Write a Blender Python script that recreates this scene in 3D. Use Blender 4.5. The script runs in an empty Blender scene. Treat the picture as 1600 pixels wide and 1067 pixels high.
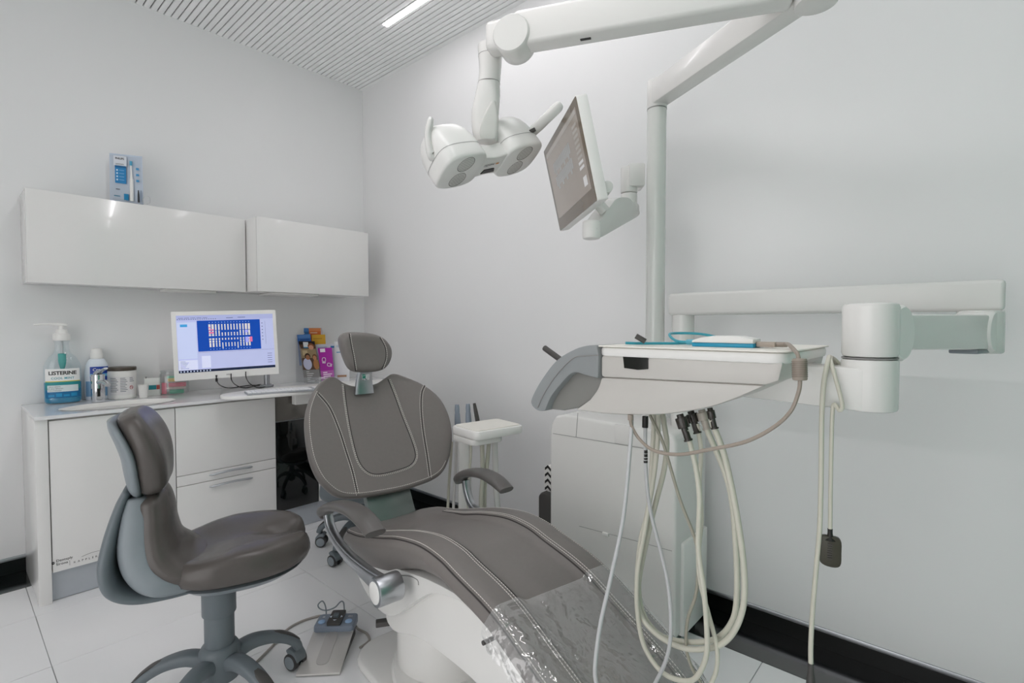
import bpy, bmesh, math, random
import numpy as np
from mathutils import Vector, Matrix

random.seed(7)
SC = bpy.context.scene
COL = SC.collection

# ------------------------------------------------------------------ camera
F_PX, CX, CY = 800.0, 800.0, 533.5
AZ, PITCH = math.radians(41.8), math.radians(-1.8)
CAM = np.array([0.0, 0.0, 1.2])
FW = np.array([math.cos(AZ)*math.cos(PITCH), math.sin(AZ)*math.cos(PITCH), math.sin(PITCH)])
RT = np.array([math.sin(AZ), -math.cos(AZ), 0.0])
UP = np.cross(RT, FW)
cd = bpy.data.cameras.new('camera')
cd.sensor_width = 36.0
cd.lens = 18.0
cd.clip_start = 0.05
cam = bpy.data.objects.new('camera', cd)
COL.objects.link(cam)
cam.location = CAM
cam.rotation_euler = (math.pi/2 + PITCH, 0, AZ - math.pi/2)
SC.camera = cam
SC.view_settings.view_transform = 'Standard'
SC.view_settings.look = 'None'
SC.view_settings.gamma = 1.0
SC.view_settings.use_curve_mapping = False
SC.view_settings.exposure = 0.12
SC.cycles.max_bounces = 14
SC.cycles.diffuse_bounces = 10
STRIP_POWER = 40.0          # emission of the ceiling light lines
w = bpy.data.worlds.new('world')
SC.world = w
w.use_nodes = True
w.node_tree.nodes['Background'].inputs[0].default_value = (1.0, 0.985, 0.99, 1)
w.node_tree.nodes['Background'].inputs[1].default_value = 1.8

XR, YB, H = 2.15, 3.42, 2.95      # right wall, back wall, ceiling
XL, YF = -1.7, -1.35              # left wall, front wall (behind the camera)

def ray(x, y): return FW + RT*(x-CX)/F_PX - UP*(y-CY)/F_PX
def P(x, y, ax, v):
    d = ray(x, y); return CAM + d*((v-CAM[ax])/d[ax])
def PL(x, y, n, o):
    d = ray(x, y); return CAM + d*(((np.array(o)-CAM) @ n)/(d @ n))
def D(x, y, t): return CAM + ray(x, y)*t
V3 = lambda *a: np.array(a, float)

# ------------------------------------------------------------------ materials
def lin(c):
    if isinstance(c, str):
        c = [int(c[i:i+2], 16)/255 for i in (0, 2, 4)]
    return tuple(x/12.92 if x <= 0.04045 else ((x+0.055)/1.055)**2.4 for x in c)
MATS = {}
def mat(name, col, rough=0.4, metal=0.0, vary=0.03, scale=30, bump=0.0, bscale=400, coat=0.0, emit=None, estr=0.0, spec=0.5, alpha=None, trans=0.0, ior=1.45):
    if name in MATS: return MATS[name]
    m = bpy.data.materials.new(name); m.use_nodes = True
    nt = m.node_tree; b = nt.nodes['Principled BSDF']
    c = lin(col)
    tc = nt.nodes.new('ShaderNodeTexCoord')
    nz = nt.nodes.new('ShaderNodeTexNoise'); nz.inputs['Scale'].default_value = scale; nz.inputs['Detail'].default_value = 3
    nt.links.new(tc.outputs['Object'], nz.inputs['Vector'])
    mx = nt.nodes.new('ShaderNodeMixRGB'); mx.blend_type = 'MIX'
    mx.inputs[1].default_value = (*[x*(1-vary) for x in c], 1)
    mx.inputs[2].default_value = (*[min(1, x*(1+vary)) for x in c], 1)
    nt.links.new(nz.outputs['Fac'], mx.inputs[0]); nt.links.new(mx.outputs[0], b.inputs['Base Color'])
    b.inputs['Roughness'].default_value = rough
    b.inputs['Metallic'].default_value = metal
    b.inputs['Specular IOR Level'].default_value = spec
    b.inputs['Coat Weight'].default_value = coat
    b.inputs['Coat Roughness'].default_value = 0.06
    b.inputs['IOR'].default_value = ior
    b.inputs['Transmission Weight'].default_value = trans
    if alpha is not None: b.inputs['Alpha'].default_value = alpha
    if emit is not None:
        b.inputs['Emission Color'].default_value = (*lin(emit), 1); b.inputs['Emission Strength'].default_value = estr
    if bump > 0:
        n2 = nt.nodes.new('ShaderNodeTexNoise'); n2.inputs['Scale'].default_value = bscale; n2.inputs['Detail'].default_value = 4
        nt.links.new(tc.outputs['Object'], n2.inputs['Vector'])
        bp = nt.nodes.new('ShaderNodeBump'); bp.inputs['Strength'].default_value = bump; bp.inputs['Distance'].default_value = 0.002
        nt.links.new(n2.outputs['Fac'], bp.inputs['Height']); nt.links.new(bp.outputs[0], b.inputs['Normal'])
    MATS[name] = m
    return m
def clear_mat(name, tint=(1, 1, 1), veil=0.06, gloss=0.12, rough=0.05, bump=0.0, bscale=12):
    if name in MATS: return MATS[name]
    m = bpy.data.materials.new(name); m.use_nodes = True
    nt = m.node_tree; nt.nodes.clear()
    out = nt.nodes.new('ShaderNodeOutputMaterial')
    tr = nt.nodes.new('ShaderNodeBsdfTransparent'); tr.inputs[0].default_value = (*tint, 1)
    df = nt.nodes.new('ShaderNodeBsdfDiffuse'); df.inputs[0].default_value = (*[.85*t for t in tint], 1)
    gl = nt.nodes.new('ShaderNodeBsdfGlossy'); gl.inputs[0].default_value = (1, 1, 1, 1); gl.inputs[1].default_value = rough
    m1 = nt.nodes.new('ShaderNodeMixShader'); m1.inputs[0].default_value = veil
    m2 = nt.nodes.new('ShaderNodeMixShader')
    fr = nt.nodes.new('ShaderNodeLayerWeight'); fr.inputs[0].default_value = .5
    pw = nt.nodes.new('ShaderNodeMath'); pw.operation = 'POWER'; pw.inputs[1].default_value = 5.0
    ml = nt.nodes.new('ShaderNodeMath'); ml.operation = 'MULTIPLY_ADD'; ml.inputs[1].default_value = .45; ml.inputs[2].default_value = gloss; ml.use_clamp = True
    nt.links.new(fr.outputs['Facing'], pw.inputs[0]); nt.links.new(pw.outputs[0], ml.inputs[0]); nt.links.new(ml.outputs[0], m2.inputs[0])
    nt.links.new(tr.outputs[0], m1.inputs[1]); nt.links.new(df.outputs[0], m1.inputs[2])
    nt.links.new(m1.outputs[0], m2.inputs[1]); nt.links.new(gl.outputs[0], m2.inputs[2])
    nt.links.new(m2.outputs[0], out.inputs[0])
    if bump:
        tc = nt.nodes.new('ShaderNodeTexCoord'); nz = nt.nodes.new('ShaderNodeTexNoise')
        nz.inputs['Scale'].default_value = bscale; nz.inputs['Detail'].default_value = 3; nz.inputs['Distortion'].default_value = 1.2
        nt.links.new(tc.outputs['Object'], nz.inputs['Vector'])
        bp = nt.nodes.new('ShaderNodeBump'); bp.inputs['Strength'].default_value = bump; bp.inputs['Distance'].default_value = 0.02
        nt.links.new(nz.outputs['Fac'], bp.inputs['Height'])
        for n in (df, gl): nt.links.new(bp.outputs[0], n.inputs['Normal'])
        nt.links.new(bp.outputs[0], fr.inputs['Normal'])
    MATS[name] = m
    return m

M_WALL = mat('wall_paint', 'e8e8e8', .42, vary=.01, scale=3, bump=.03, bscale=250)
M_SLAT = mat('ceiling_slat', 'f8f8f8', .5, vary=.02)
M_CEILB = mat('ceiling_backing', '303130', .9)
M_TILE = mat('floor_tile', 'f0f0f1', .22, vary=.015, scale=6)
M_GROUT = mat('grout', 'b9b9bb', .7)
M_BLACK = mat('black_gloss', '0b1012', .16, vary=.1, scale=12)
M_STRIP = mat('polished_black_border', '070b0c', .14, vary=.1, scale=12, ior=2.5)
M_BASE = mat('black_base', '060a0a', .3)
M_TEAL = mat('teal_glass', '1f9175', .3)
M_ALU = mat('brushed_aluminium', 'b9bcc0', .32, metal=1.0, vary=.04, scale=60)
M_PLINTH = mat('plinth_grey', 'b6bbc1', .35, metal=.35)
M_CHROME = mat('chrome', 'd8dadd', .1, metal=1.0)
M_CAB = mat('cabinet_gloss_white', 'e6e5e3', .16, vary=.008, coat=.3)
M_CABIN = mat('cabinet_carcass', 'd9d7d4', .4)
M_COUNTER = mat('counter_white', 'e9e9ea', .14, vary=.01, coat=.3)
M_DARKGAP = mat('shadow_gap', '77736f', .6)
M_UNIT = mat('unit_white', 'e2e1de', .25, vary=.01, coat=.15)
M_TRAYG = mat('tray_grey_white', 'cbc8c3', .3, vary=.01)
M_UNITW = mat('unit_bright_white', 'ecebe8', .3, vary=.01)
M_SEAM = mat('unit_seam', '8f8e8c', .6)
M_LEATHER = mat('dark_grey_leather', '7b7673', .42, vary=.05, scale=80, bump=.12, bscale=900)
M_STOOLL = mat('stool_leather', '544f4c', .27, vary=.04, scale=80, bump=.05, bscale=900)
M_STITCH = mat('stitch_thread', 'e4e0da', .7)
M_SEAMD = mat('leather_seam', '3c3837', .6)
M_GREY = mat('grey_plastic', '697176', .4, vary=.03)
M_GREYL = mat('light_grey_plastic', '838b90', .35, vary=.03)
M_DGREY = mat('dark_grey_plastic', '4c4a48', .45, vary=.05)
M_HANDLE = mat('handle_grey', '8f9394', .5, vary=.02)
M_BPLAST = mat('black_plastic', '23211f', .4)
M_HOSE = mat('cream_hose', 'cfcdbf', .4)
M_HOSEG = mat('grey_hose', 'c2c3c4', .4)
M_TAUPE = mat('taupe_cable', '9d9287', .45)
M_BLUE = mat('cyan_plastic', '2a9cc0', .35)
M_RUBBER = mat('caster_rubber', '3a3a3a', .6)

# ------------------------------------------------------------------ geometry helpers
class G:
    def __init__(s, v=None, f=None, m=None):
        s.v = [np.array(x, float) for x in (v or [])]; s.f = [tuple(x) for x in (f or [])]
        s.m = list(m) if m else [0]*len(s.f)
    def add(s, o, mi=None):
        k = len(s.v); s.v += o.v; s.f += [tuple(i+k for i in f) for f in o.f]
        s.m += (o.m if mi is None else [mi]*len(o.f)); return s
    def mapv(s, fn): s.v = [np.array(fn(x), float) for x in s.v]; return s
def bev(g, r, seg=2, ang=30):
    bm = bmesh.new()
    vs = [bm.verts.new(x) for x in g.v]
    for f in g.f:
        try: bm.faces.new([vs[i] for i in f])
        except ValueError: pass
    bmesh.ops.recalc_face_normals(bm, faces=bm.faces)
    es = [e for e in bm.edges if len(e.link_faces) == 2 and e.calc_face_angle(0) > math.radians(ang)]
    bmesh.ops.bevel(bm, geom=es, offset=r, segments=seg, affect='EDGES', profile=.5, clamp_overlap=True)
    bm.verts.index_update()
    out = G([tuple(v.co) for v in bm.verts], [tuple(v.index for v in f.verts) for f in bm.faces])
    bm.free(); return out
def box(x0, x1, y0, y1, z0, z1, r=0, seg=2):
    g = G([(x, y, z) for z in (z0, z1) for y in (y0, y1) for x in (x0, x1)],
          [(0, 2, 3, 1), (4, 5, 7, 6), (0, 1, 5, 4), (2, 6, 7, 3), (0, 4, 6, 2), (1, 3, 7, 5)])
    return bev(g, r, seg) if r else g
def obox(c, ax, ay, az, hx, hy, hz, r=0, seg=2):
    g = box(-hx, hx, -hy, hy, -hz, hz, r, seg)
    c, ax, ay, az = map(np.array, (c, ax, ay, az))
    return g.mapv(lambda q: c+ax*q[0]+ay*q[1]+az*q[2])
def prism(pts, o, ex, ey, ez, d0, d1, r=0, seg=2):
    o, ex, ey, ez = map(np.array, (o, ex, ey, ez)); n = len(pts)
    v = [o+ex*p[0]+ey*p[1]+ez*d for d in (d0, d1) for p in pts]
    f = [tuple(range(n))[::-1], tuple(range(n, 2*n))]+[(i, (i+1) % n, n+(i+1) % n, n+i) for i in range(n)]
    g = G(v, f)
    return bev(g, r, seg) if r else g
def cr(pts, n=8, closed=False):
    pts = [np.array(p, float) for p in pts]; m = len(pts); out = []
    rng = m if closed else m-1
    for i in range(rng):
        if closed: p0, p1, p2, p3 = (pts[(i+k) % m] for k in (-1, 0, 1, 2))
        else: p0, p1, p2, p3 = pts[max(i-1, 0)], pts[i], pts[i+1], pts[min(i+2, m-1)]
        for j in range(n):
            t = j/n
            out.append(.5*((2*p1)+(-p0+p2)*t+(2*p0-5*p1+4*p2-p3)*t*t+(-p0+3*p1-3*p2+p3)*t**3))
    if not closed: out.append(pts[-1])
    return out
def loft(rings, cap=True):
    n = len(rings[0]); v = [p for r in rings for p in r]
    f = [(a*n+i, a*n+(i+1) % n, (a+1)*n+(i+1) % n, (a+1)*n+i) for a in range(len(rings)-1) for i in range(n)]
    if cap: f += [tuple(range(n))[::-1], tuple((len(rings)-1)*n+i for i in range(n))]
    return G(v, f)
def frames(path):
    path = [np.array(p, float) for p in path]; n = len(path); T = []
    for i in range(n):
        t = path[min(i+1, n-1)]-path[max(i-1, 0)]; T.append(t/(np.linalg.norm(t)+1e-12))
    a = V3(0, 0, 1) if abs(T[0][2]) < .9 else V3(1, 0, 0)
    N = np.cross(T[0], a); N /= np.linalg.norm(N); out = []
    for i in range(n):
        N = N-T[i]*(N @ T[i]); N /= np.linalg.norm(N); out.append((path[i], T[i], N, np.cross(T[i], N)))
    return out
def tube(path, r, n=10, sm=6, cap=True):
    if sm: 
        k = len(path); rr = r if hasattr(r, '__len__') else [r]*k
        q = cr([np.append(np.array(p, float), rr[i]) for i, p in enumerate(path)], sm)
        path = [x[:3] for x in q]; R = [max(x[3], 1e-5) for x in q]
    else: R = r if hasattr(r, '__len__') else [r]*len(path)
    return loft([[c+(N*math.cos(2*math.pi*i/n)+B*math.sin(2*math.pi*i/n))*R[k] for i in range(n)] for k, (c, T, N, B) in enumerate(frames(path))], cap)
def sweep(path, side, hw, ht, n=16, sm=6, p=3.0):
    """superellipse section swept along a path; side = fixed lateral axis, hw / ht half sizes (scalar or list)"""
    k = len(path); side = np.array(side, float)
    A = hw if hasattr(hw, '__len__') else [hw]*k; B = ht if hasattr(ht, '__len__') else [ht]*k
    q = cr([np.concatenate([np.array(x, float), [A[i], B[i]]]) for i, x in enumerate(path)], sm) if sm else [np.concatenate([np.array(x, float), [A[i], B[i]]]) for i, x in enumerate(path)]
    rings = []
    for i in range(len(q)):
        t = q[min(i+1, len(q)-1)][:3]-q[max(i-1, 0)][:3]; t /= np.linalg.norm(t)
        nn = np.cross(t, side); nn /= np.linalg.norm(nn); ring = []
        for j in range(n):
            th = 2*math.pi*j/n; c, s = math.cos(th), math.sin(th)
            ring.append(q[i][:3]+side*q[i][3]*math.copysign(abs(c)**(2/p), c)+nn*q[i][4]*math.copysign(abs(s)**(2/p), s))
        rings.append(ring)
    return loft(rings)
def lathe(prof, o=(0, 0, 0), n=32, ex=(1, 0, 0), ey=(0, 1, 0), ez=(0, 0, 1), sx=1, sy=1, p=2.0, cap=True):
    o, ex, ey, ez = map(np.array, (o, ex, ey, ez)); rings = []
    for r, z in prof:
        ring = []
        for i in range(n):
            c, s = math.cos(2*math.pi*i/n), math.sin(2*math.pi*i/n)
            ring.append(o+ex*r*sx*math.copysign(abs(c)**(2/p), c)+ey*r*sy*math.copysign(abs(s)**(2/p), s)+ez*z)
        rings.append(ring)
    return loft(rings, cap)
def cyl(a, b, r, n=24, e=0.0):
    a, b = np.array(a, float), np.array(b, float); t = b-a; L = np.linalg.norm(t); t /= L
    x = np.cross(t, V3(0, 0, 1) if abs(t[2]) < .9 else V3(1, 0, 0)); x /= np.linalg.norm(x)
    pr = [(r, 0), (r, L)] if not e else [(r-e, 0), (r-e*.3, e*.3), (r, e), (r, L-e), (r-e*.3, L-e*.3), (r-e, L)]
    return lathe(pr, a, n, x, np.cross(t, x), t)
def rrect(x0, x1, y0, y1, r, n=5):
    out = []
    for cx, cy, a0 in ((x1-r, y1-r, 0), (x0+r, y1-r, 90), (x0+r, y0+r, 180), (x1-r, y0+r, 270)):
        for k in range(n+1):
            a = math.radians(a0+90*k/n); out.append((cx+r*math.cos(a), cy+r*math.sin(a)))
    return out
def quad(o, ex, ey, x0, x1, y0, y1, d=0, n=None):
    o, ex, ey = map(np.array, (o, ex, ey)); q = np.cross(ex, ey) if n is None else np.array(n)
    return G([o+ex*a+ey*b+q*d for a, b in ((x0, y0), (x1, y0), (x1, y1), (x0, y1))], [(0, 1, 2, 3)])
def text(s, size, o, ex, ey, d=0.0006, align='LEFT', bold=0.0, space=1.0):
    cu = bpy.data.curves.new('t', 'FONT'); cu.body = s; cu.size = size; cu.align_x = align; cu.offset = bold; cu.space_character = space; cu.resolution_u = 3
    ob = bpy.data.objects.new('t', cu); COL.objects.link(ob)
    dg = bpy.context.evaluated_depsgraph_get(); me = bpy.data.meshes.new_from_object(ob.evaluated_get(dg))
    o, ex, ey = map(np.array, (o, ex, ey)); ez = np.cross(ex, ey)
    g = G([o+ex*v.co[0]+ey*v.co[1]+ez*d for v in me.vertices], [tuple(p.vertices) for p in me.polygons])
    bpy.data.objects.remove(ob); bpy.data.curves.remove(cu); bpy.data.meshes.remove(me)
    return g

MX = {}
def mesh_of(name, g, mats, smooth=40, fix=True):
    me = bpy.data.meshes.new(name); me.from_pydata([tuple(v) for v in g.v], [], g.f)
    for m in (mats if isinstance(mats, (list, tuple)) else [mats]): me.materials.append(m)
    if any(g.m): me.polygons.foreach_set('material_index', g.m)
    if fix:
        bm = bmesh.new(); bm.from_mesh(me); bmesh.ops.recalc_face_normals(bm, faces=bm.faces); bm.to_mesh(me); bm.free()
    if smooth:
        me.polygons.foreach_set('use_smooth', [True]*len(me.polygons)); me.set_sharp_from_angle(angle=math.radians(smooth))
    me.update(); return me
def tag(o, label=None, cat=None, group=None, kind=None):
    for k, v in (('label', label), ('category', cat), ('group', group), ('kind', kind)):
        if v: o[k] = v
    return o
def part(name, g, mats, parent=None, local=False, smooth=40, label=None, kind=None, fix=True):
    """one mesh object; g in world coordinates unless local (then in the parent's frame)"""
    pm = MX[parent.name] if parent else Matrix()
    if not local and parent:
        inv = np.array(pm.inverted()); g.v = [inv[:3, :3] @ v+inv[:3, 3] for v in g.v]
    A = np.array(g.v); c = (A.min(0)+A.max(0))/2; c[2] = A[:, 2].min()
    g.v = [v-c for v in g.v]
    o = bpy.data.objects.new(name, mesh_of(name, g, mats, smooth, fix)); COL.objects.link(o)
    o.location = c
    if parent: o.parent = parent
    MX[o.name] = pm @ Matrix.Translation(c)
    return tag(o, label, kind=kind)
def thing(name, label, cat, loc=(0, 0, 0), rotz=0, group=None):
    o = bpy.data.objects.new(name, None); COL.objects.link(o); o.empty_display_size = .05
    o.location = loc; o.rotation_euler = (0, 0, rotz)
    MX[o.name] = Matrix.Translation(Vector(loc)) @ Matrix.Rotation(rotz, 4, 'Z')
    return tag(o, label, cat, group)
def solo(name, g, mats, label, cat, group=None, **k):
    return tag(part(name, g, mats, None, **k), label, cat, group)
def struct(name, g, mats, parent=None, **k):
    o = part(name, g, mats, parent, **k)
    if not parent: o['kind'] = 'structure'
    return o
def dup(o, parent=None):
    c = o.copy(); COL.objects.link(c)
    if parent: c.parent = parent
    for ch in [x for x in bpy.data.objects if x.parent == o]: dup(ch, c)
    return c
def lerp(a, b, t): return np.array(a)*(1-t)+np.array(b)*t

# ================================================================== THE ROOM
SW = 0.22    # black floor border
T = 0.12
# walls hang clear of a recessed black base
struct('wall_right', box(XR, XR+T, YF-T, YB+T, 0.085, H+.1), M_WALL)
struct('wall_back', box(XL-T, XR-.0005, YB, YB+T, 0.085, H+.1), M_WALL)
lw = box(XL-T, XL, YF, -.6, 0, H+.1)                       # unseen left wall, with an opening added to let in world light
lw.add(box(XL-T, XL, 1.9, YB-.0005, 0, H+.1)); lw.add(box(XL-T, XL, -.5995, 1.8995, 2.75, H+.1))
struct('wall_left', lw, M_WALL)
struct('wall_front', box(XL-T, .1, YF-T, YF, 0, H+.1), M_WALL)
struct('door_1', box(.1005, XR-.0005, YF-.08, YF-.02, 0, H-.0005), M_TEAL)   # teal glass sliding door behind the camera

struct('baseboard_right', box(XR+.012, XR+T, YF, YB+.012, 0, .0845), M_BASE)
struct('baseboard_back', box(XL, XR+.011, YB+.012, YB+T, 0, .0845), M_BASE)
struct('trim_1', box(XR-.004, XR+.02, YF, YB-.004, .068, .0845, .002), M_ALU)
struct('trim_2', box(XL, XR-.0045, YB-.004, YB+.02, .068, .0845, .002), M_ALU)
struct('trim_3', box(XR-SW, XR+.0115, YF, YB+.0115, -.03, .001, 0), M_STRIP)
struct('trim_4', box(XL, XR-SW-.0005, YB-SW, YB+.0115, -.03, .001, 0), M_STRIP)
# floor of large tiles
fl = struct('floor', box(XL-T, XR+T, YF-T, YB+T, -.12, -.004), M_GROUT)
xs = [XL]+[.237+.928*k for k in range(-2, 2)]+[XR-SW]
ys = [YF]+[2.385+.4645*k for k in range(-8, 2)]+[YB-SW]
xs = [x for x in xs if XL <= x <= XR-SW]; ys = [y for y in ys if YF <= y <= YB-SW]
for i in range(len(xs)-1):
    for j in range(len(ys)-1):
        if xs[i+1]-xs[i] < .02 or ys[j+1]-ys[j] < .02: continue
        part('tile', box(xs[i]+.001, xs[i+1]-.001, ys[j]+.001, ys[j+1]-.001, -.0035, 0, .0008, 1), M_TILE, fl)
# ceiling of narrow slats
ce = struct('ceiling', box(XL-T, XR+T, YF-T, YB+T, H+.012, H+.1), M_CEILB)
part('border_trim', box(XR-.03, XR, YF, YB, H-.002, H+.011), M_SLAT, ce)
PITCH_S = .0333
slat = None; x = XR-.036
LEDX = 1.775
while x-.026 > XL:
    if slat is None:
        slat = part('slat', box(x-.0272, x, YF, YB, H, H+.010, .001, 1), M_SLAT, ce)
        x0s = x; sx = slat.location.x
    else:
        c = slat.copy(); COL.objects.link(c); c.location.x = sx-(x0s-x)
    x -= PITCH_S
# linear lights let into the slats
def led(x, y0, y1, power, label):
    t = thing('linear_light', label, 'ceiling light', (x, (y0+y1)/2, H), 0, 'ceiling light lines')
    part('housing', box(x-.021, x+.021, y0-.004, y1+.004, H-.002, H+.011), M_UNIT, t)
    part('diffuser', box(x-.017, x+.017, y0, y1, H-.004, H-.0022), mat('led_diffuser_%d' % power, 'ffffff', .5, emit='fffbfe', estr=power), t)
led(LEDX, 1.0, 2.58, STRIP_POWER*.5, 'glowing white light line in the slatted ceiling near the right wall')
led(.75, .3, 1.9, STRIP_POWER*1.25, 'added light line in the slatted ceiling above the cabinets, out of view')  # unseen light, added and placed to even out the room
led(.75, -1.0, -.1, STRIP_POWER*.6, 'added light line in the slatted ceiling above the camera, out of view')  # unseen fill, added to brighten the backrest from the front

# ================================================================== CABINETS
YD = 2.93            # face of the base cabinet doors
def xat(px, y, py=600): return float(P(px, py, 1, y)[0])
ZC = .815            # counter top
xe0, xe1 = .256, .299
PT = .128
x1, x2, x3, x4 = xat(275.5, YD, 740), xat(432, YD, 740), xat(498, YD, 740), 2.146
solo('end_panel', box(xe0, xe1, 2.925, YB-.002, 0, ZC-.0165, .0015), M_CAB, 'tall white gloss end panel closing the left end of the base cabinets', 'panel')

def handle(c, wd, parent, proud=.022):
    p = [(c[0]+wd*t, c[1]-proud*(1-(2*t)**2)**.6 if abs(t) < .5 else c[1]+.002, c[2]+.010*(1-(2*t)**2)-.004) for t in np.linspace(-.5, .5, 13)]
    part('handle', tube(p, [.003]+[.0058]*11+[.003], 8, 2), M_ALU, parent)
def base_unit(name, label, xa, xb):
    t = thing(name, label, 'cabinet', ((xa+xb)/2, YD, 0), 0, 'base cabinets under the counter')
    part('body', box(xa+.001, xb-.001, YD+.021, YB-.004, PT, ZC-.017), M_CABIN, t)
    part('plinth', box(xa+.0005, xb-.0005, YD+.02, YD+.035, 0.003, PT-.001), M_PLINTH, t)
    return t
c1 = base_unit('base_cabinet', 'white base cabinet with one large handleless door beside the end panel', xe1+.001, x1)
d = part('door', box(xe1+.004, x1-.002, YD, YD+.02, PT+.003, ZC-.026, .0012), M_CAB, c1)
o = P(87.5, 880, 1, YD-.0004); ex, ey = V3(1, 0, 0), V3(0, 0, 1)
part('maker_mark', text('Dentsply\nSirona', .0155, o+V3(0, 0, .004), ex, ey, bold=.0001), M_DGREY, d, label='small grey maker lettering')
g = G()
for a in range(2):
    g.add(prism([(.006*math.cos(t), .006*math.sin(t)) for t in np.linspace(a*math.pi+.3, (a+1)*math.pi-.05, 10)], P(83, 880, 1, YD-.0004)+V3(0, -.0003, 0), ex, ey, V3(0, -1, 0), 0, .0003))
part('logo_disc', g, M_BPLAST, d)
o2 = P(115, 880, 1, YD-.0004)
part('series_mark', text('KAPPLER', .0125, o2, ex, ey, space=1.9), M_DGREY, d)
part('mark_bar', quad(o2, ex, ey, -.0135, -.0123, -.004, .018, 0, V3(0, -1, 0)), M_DGREY, d, fix=False)
part('mark_arc', tube([o2+V3(.028+.075*t, -.0003, .0165+.011*math.sin(math.pi*(.1+.62*t))) for t in np.linspace(0, 1, 8)], .0006, 4, 0), M_DGREY, d)

c2 = base_unit('drawer_cabinet', 'white base cabinet with two curved drawer handles beneath the monitor', x1, x2)
zA, zB = float(P(350, 731.5, 1, YD)[2]), float(P(350, 747, 1, YD)[2])
part('door', box(x1+.002, x2-.002, YD, YD+.02, zA+.002, ZC-.026, .0012), M_CAB, c2)
dr = part('drawer', box(x1+.002, x2-.002, YD, YD+.02, zB+.002, zA-.001, .0012), M_CAB, c2)
handle((xat(359.5, YD), YD, float(P(359, 735, 1, YD)[2])), .215, dr)
dr2 = part('drawer', box(x1+.002, x2-.002, YD, YD+.02, PT+.003, zB-.001, .0012), M_CAB, c2)
handle((xat(359.5, YD), YD, float(P(359, 753, 1, YD)[2])), .215, dr2)

c3 = base_unit('glass_cabinet', 'narrow base cabinet with a black mirror glass door behind the dental chair', x2, x3)
zG = float(P(455, 657, 1, YD)[2])
part('glass_door', box(x2+.002, x3-.002, YD, YD+.012, PT+.003, zG, .001), mat('black_glass', '050807', .04, coat=.5), c3)
part('niche_panel', box(x2+.002, x3-.002, YD+.012, YD+.0205, zG+.004, ZC-.026, .001), mat('niche_grey', '8d8983', .12, metal=.5), c3)
part('door_rail', box(x2+.002, x3-.002, YD-.001, YD+.011, zG+.0005, zG+.0035), M_ALU, c3)
c4 = base_unit('corner_cabinet', 'white base cabinet in the room corner behind the dental chair', x3, x4)
part('door', box(x3+.002, x4-.3, YD, YD+.02, PT+.003, ZC-.026, .0012), M_CAB, c4)
part('filler', box(x4-.298, x4-.002, YD, YD+.02, PT+.003, ZC-.026, .0012), M_CAB, c4)

# counter with an oval basin
brx, bry = .225, .135; bc = (xat(93, 3.07, 634)+brx, 3.075)
ct = thing('countertop', 'long thin white gloss counter running along the back wall over the cabinets', 'countertop', (1.2, 3.17, ZC-.015))
def counter_slab():
    xa, xb, ya, yb = xe0, XR-.002, 2.912, YB-.002; xm0, xm1 = .31, .93
    g = G(); n = 48; z1, z0 = ZC, ZC-.015
    ell = [(bc[0]+brx*math.cos(2*math.pi*i/n), bc[1]+bry*math.sin(2*math.pi*i/n)) for i in range(n)]
    def edge(c, s):
        ts = []
        if c > 1e-9: ts.append((xm1-bc[0])/c)
        if c < -1e-9: ts.append((xm0-bc[0])/c)
        if s > 1e-9: ts.append((yb-bc[1])/s)
        if s < -1e-9: ts.append((ya-bc[1])/s)
        t = min(ts); return (bc[0]+c*t, bc[1]+s*t)
    angs = sorted([2*math.pi*i/n for i in range(n)]+[math.atan2(y-bc[1], x-bc[0]) % (2*math.pi) for x in (xm0, xm1) for y in (ya, yb)])
    inn = [(bc[0]+brx*bry/math.hypot(bry*math.cos(a), brx*math.sin(a))*math.cos(a), bc[1]+brx*bry/math.hypot(bry*math.cos(a), brx*math.sin(a))*math.sin(a)) for a in angs]
    out = [edge(math.cos(a), math.sin(a)) for a in angs]; m = len(angs)
    for z in (z0, z1):
        k = len(g.v); g.v += [V3(*p, z) for p in inn+out]
        g.f += [(k+i, k+(i+1) % m, k+m+(i+1) % m, k+m+i) for i in range(m)]
    g.f += [(i, (i+1) % m, 2*m+(i+1) % m, 2*m+i) for i in range(m)]
    g.m = [0]*len(g.f)
    for a, b_ in ((xa, xm0), (xm1, xb)): g.add(box(a, b_, ya, yb, z0, z1))
    # front edge of the middle piece
    g.add(G([(xm0, ya, z0), (xm1, ya, z0), (xm1, ya, z1), (xm0, ya, z1)], [(0, 1, 2, 3)]))
    return g
part('slab', counter_slab(), M_COUNTER, ct, smooth=20)
part('basin', lathe([(1.0, ZC+.0015), (1.02, ZC+.0025), (.98, ZC+.0018), (.95, ZC-.01), (.9, ZC-.05), (.7, ZC-.085), (.3, ZC-.1), (.02, ZC-.102)], (bc[0], bc[1], 0), 48, sx=brx, sy=bry, cap=False), M_UNITW, ct)
part('drain', cyl((bc[0], bc[1], ZC-.101), (bc[0], bc[1], ZC-.096), .02), M_CHROME, ct)

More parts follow.
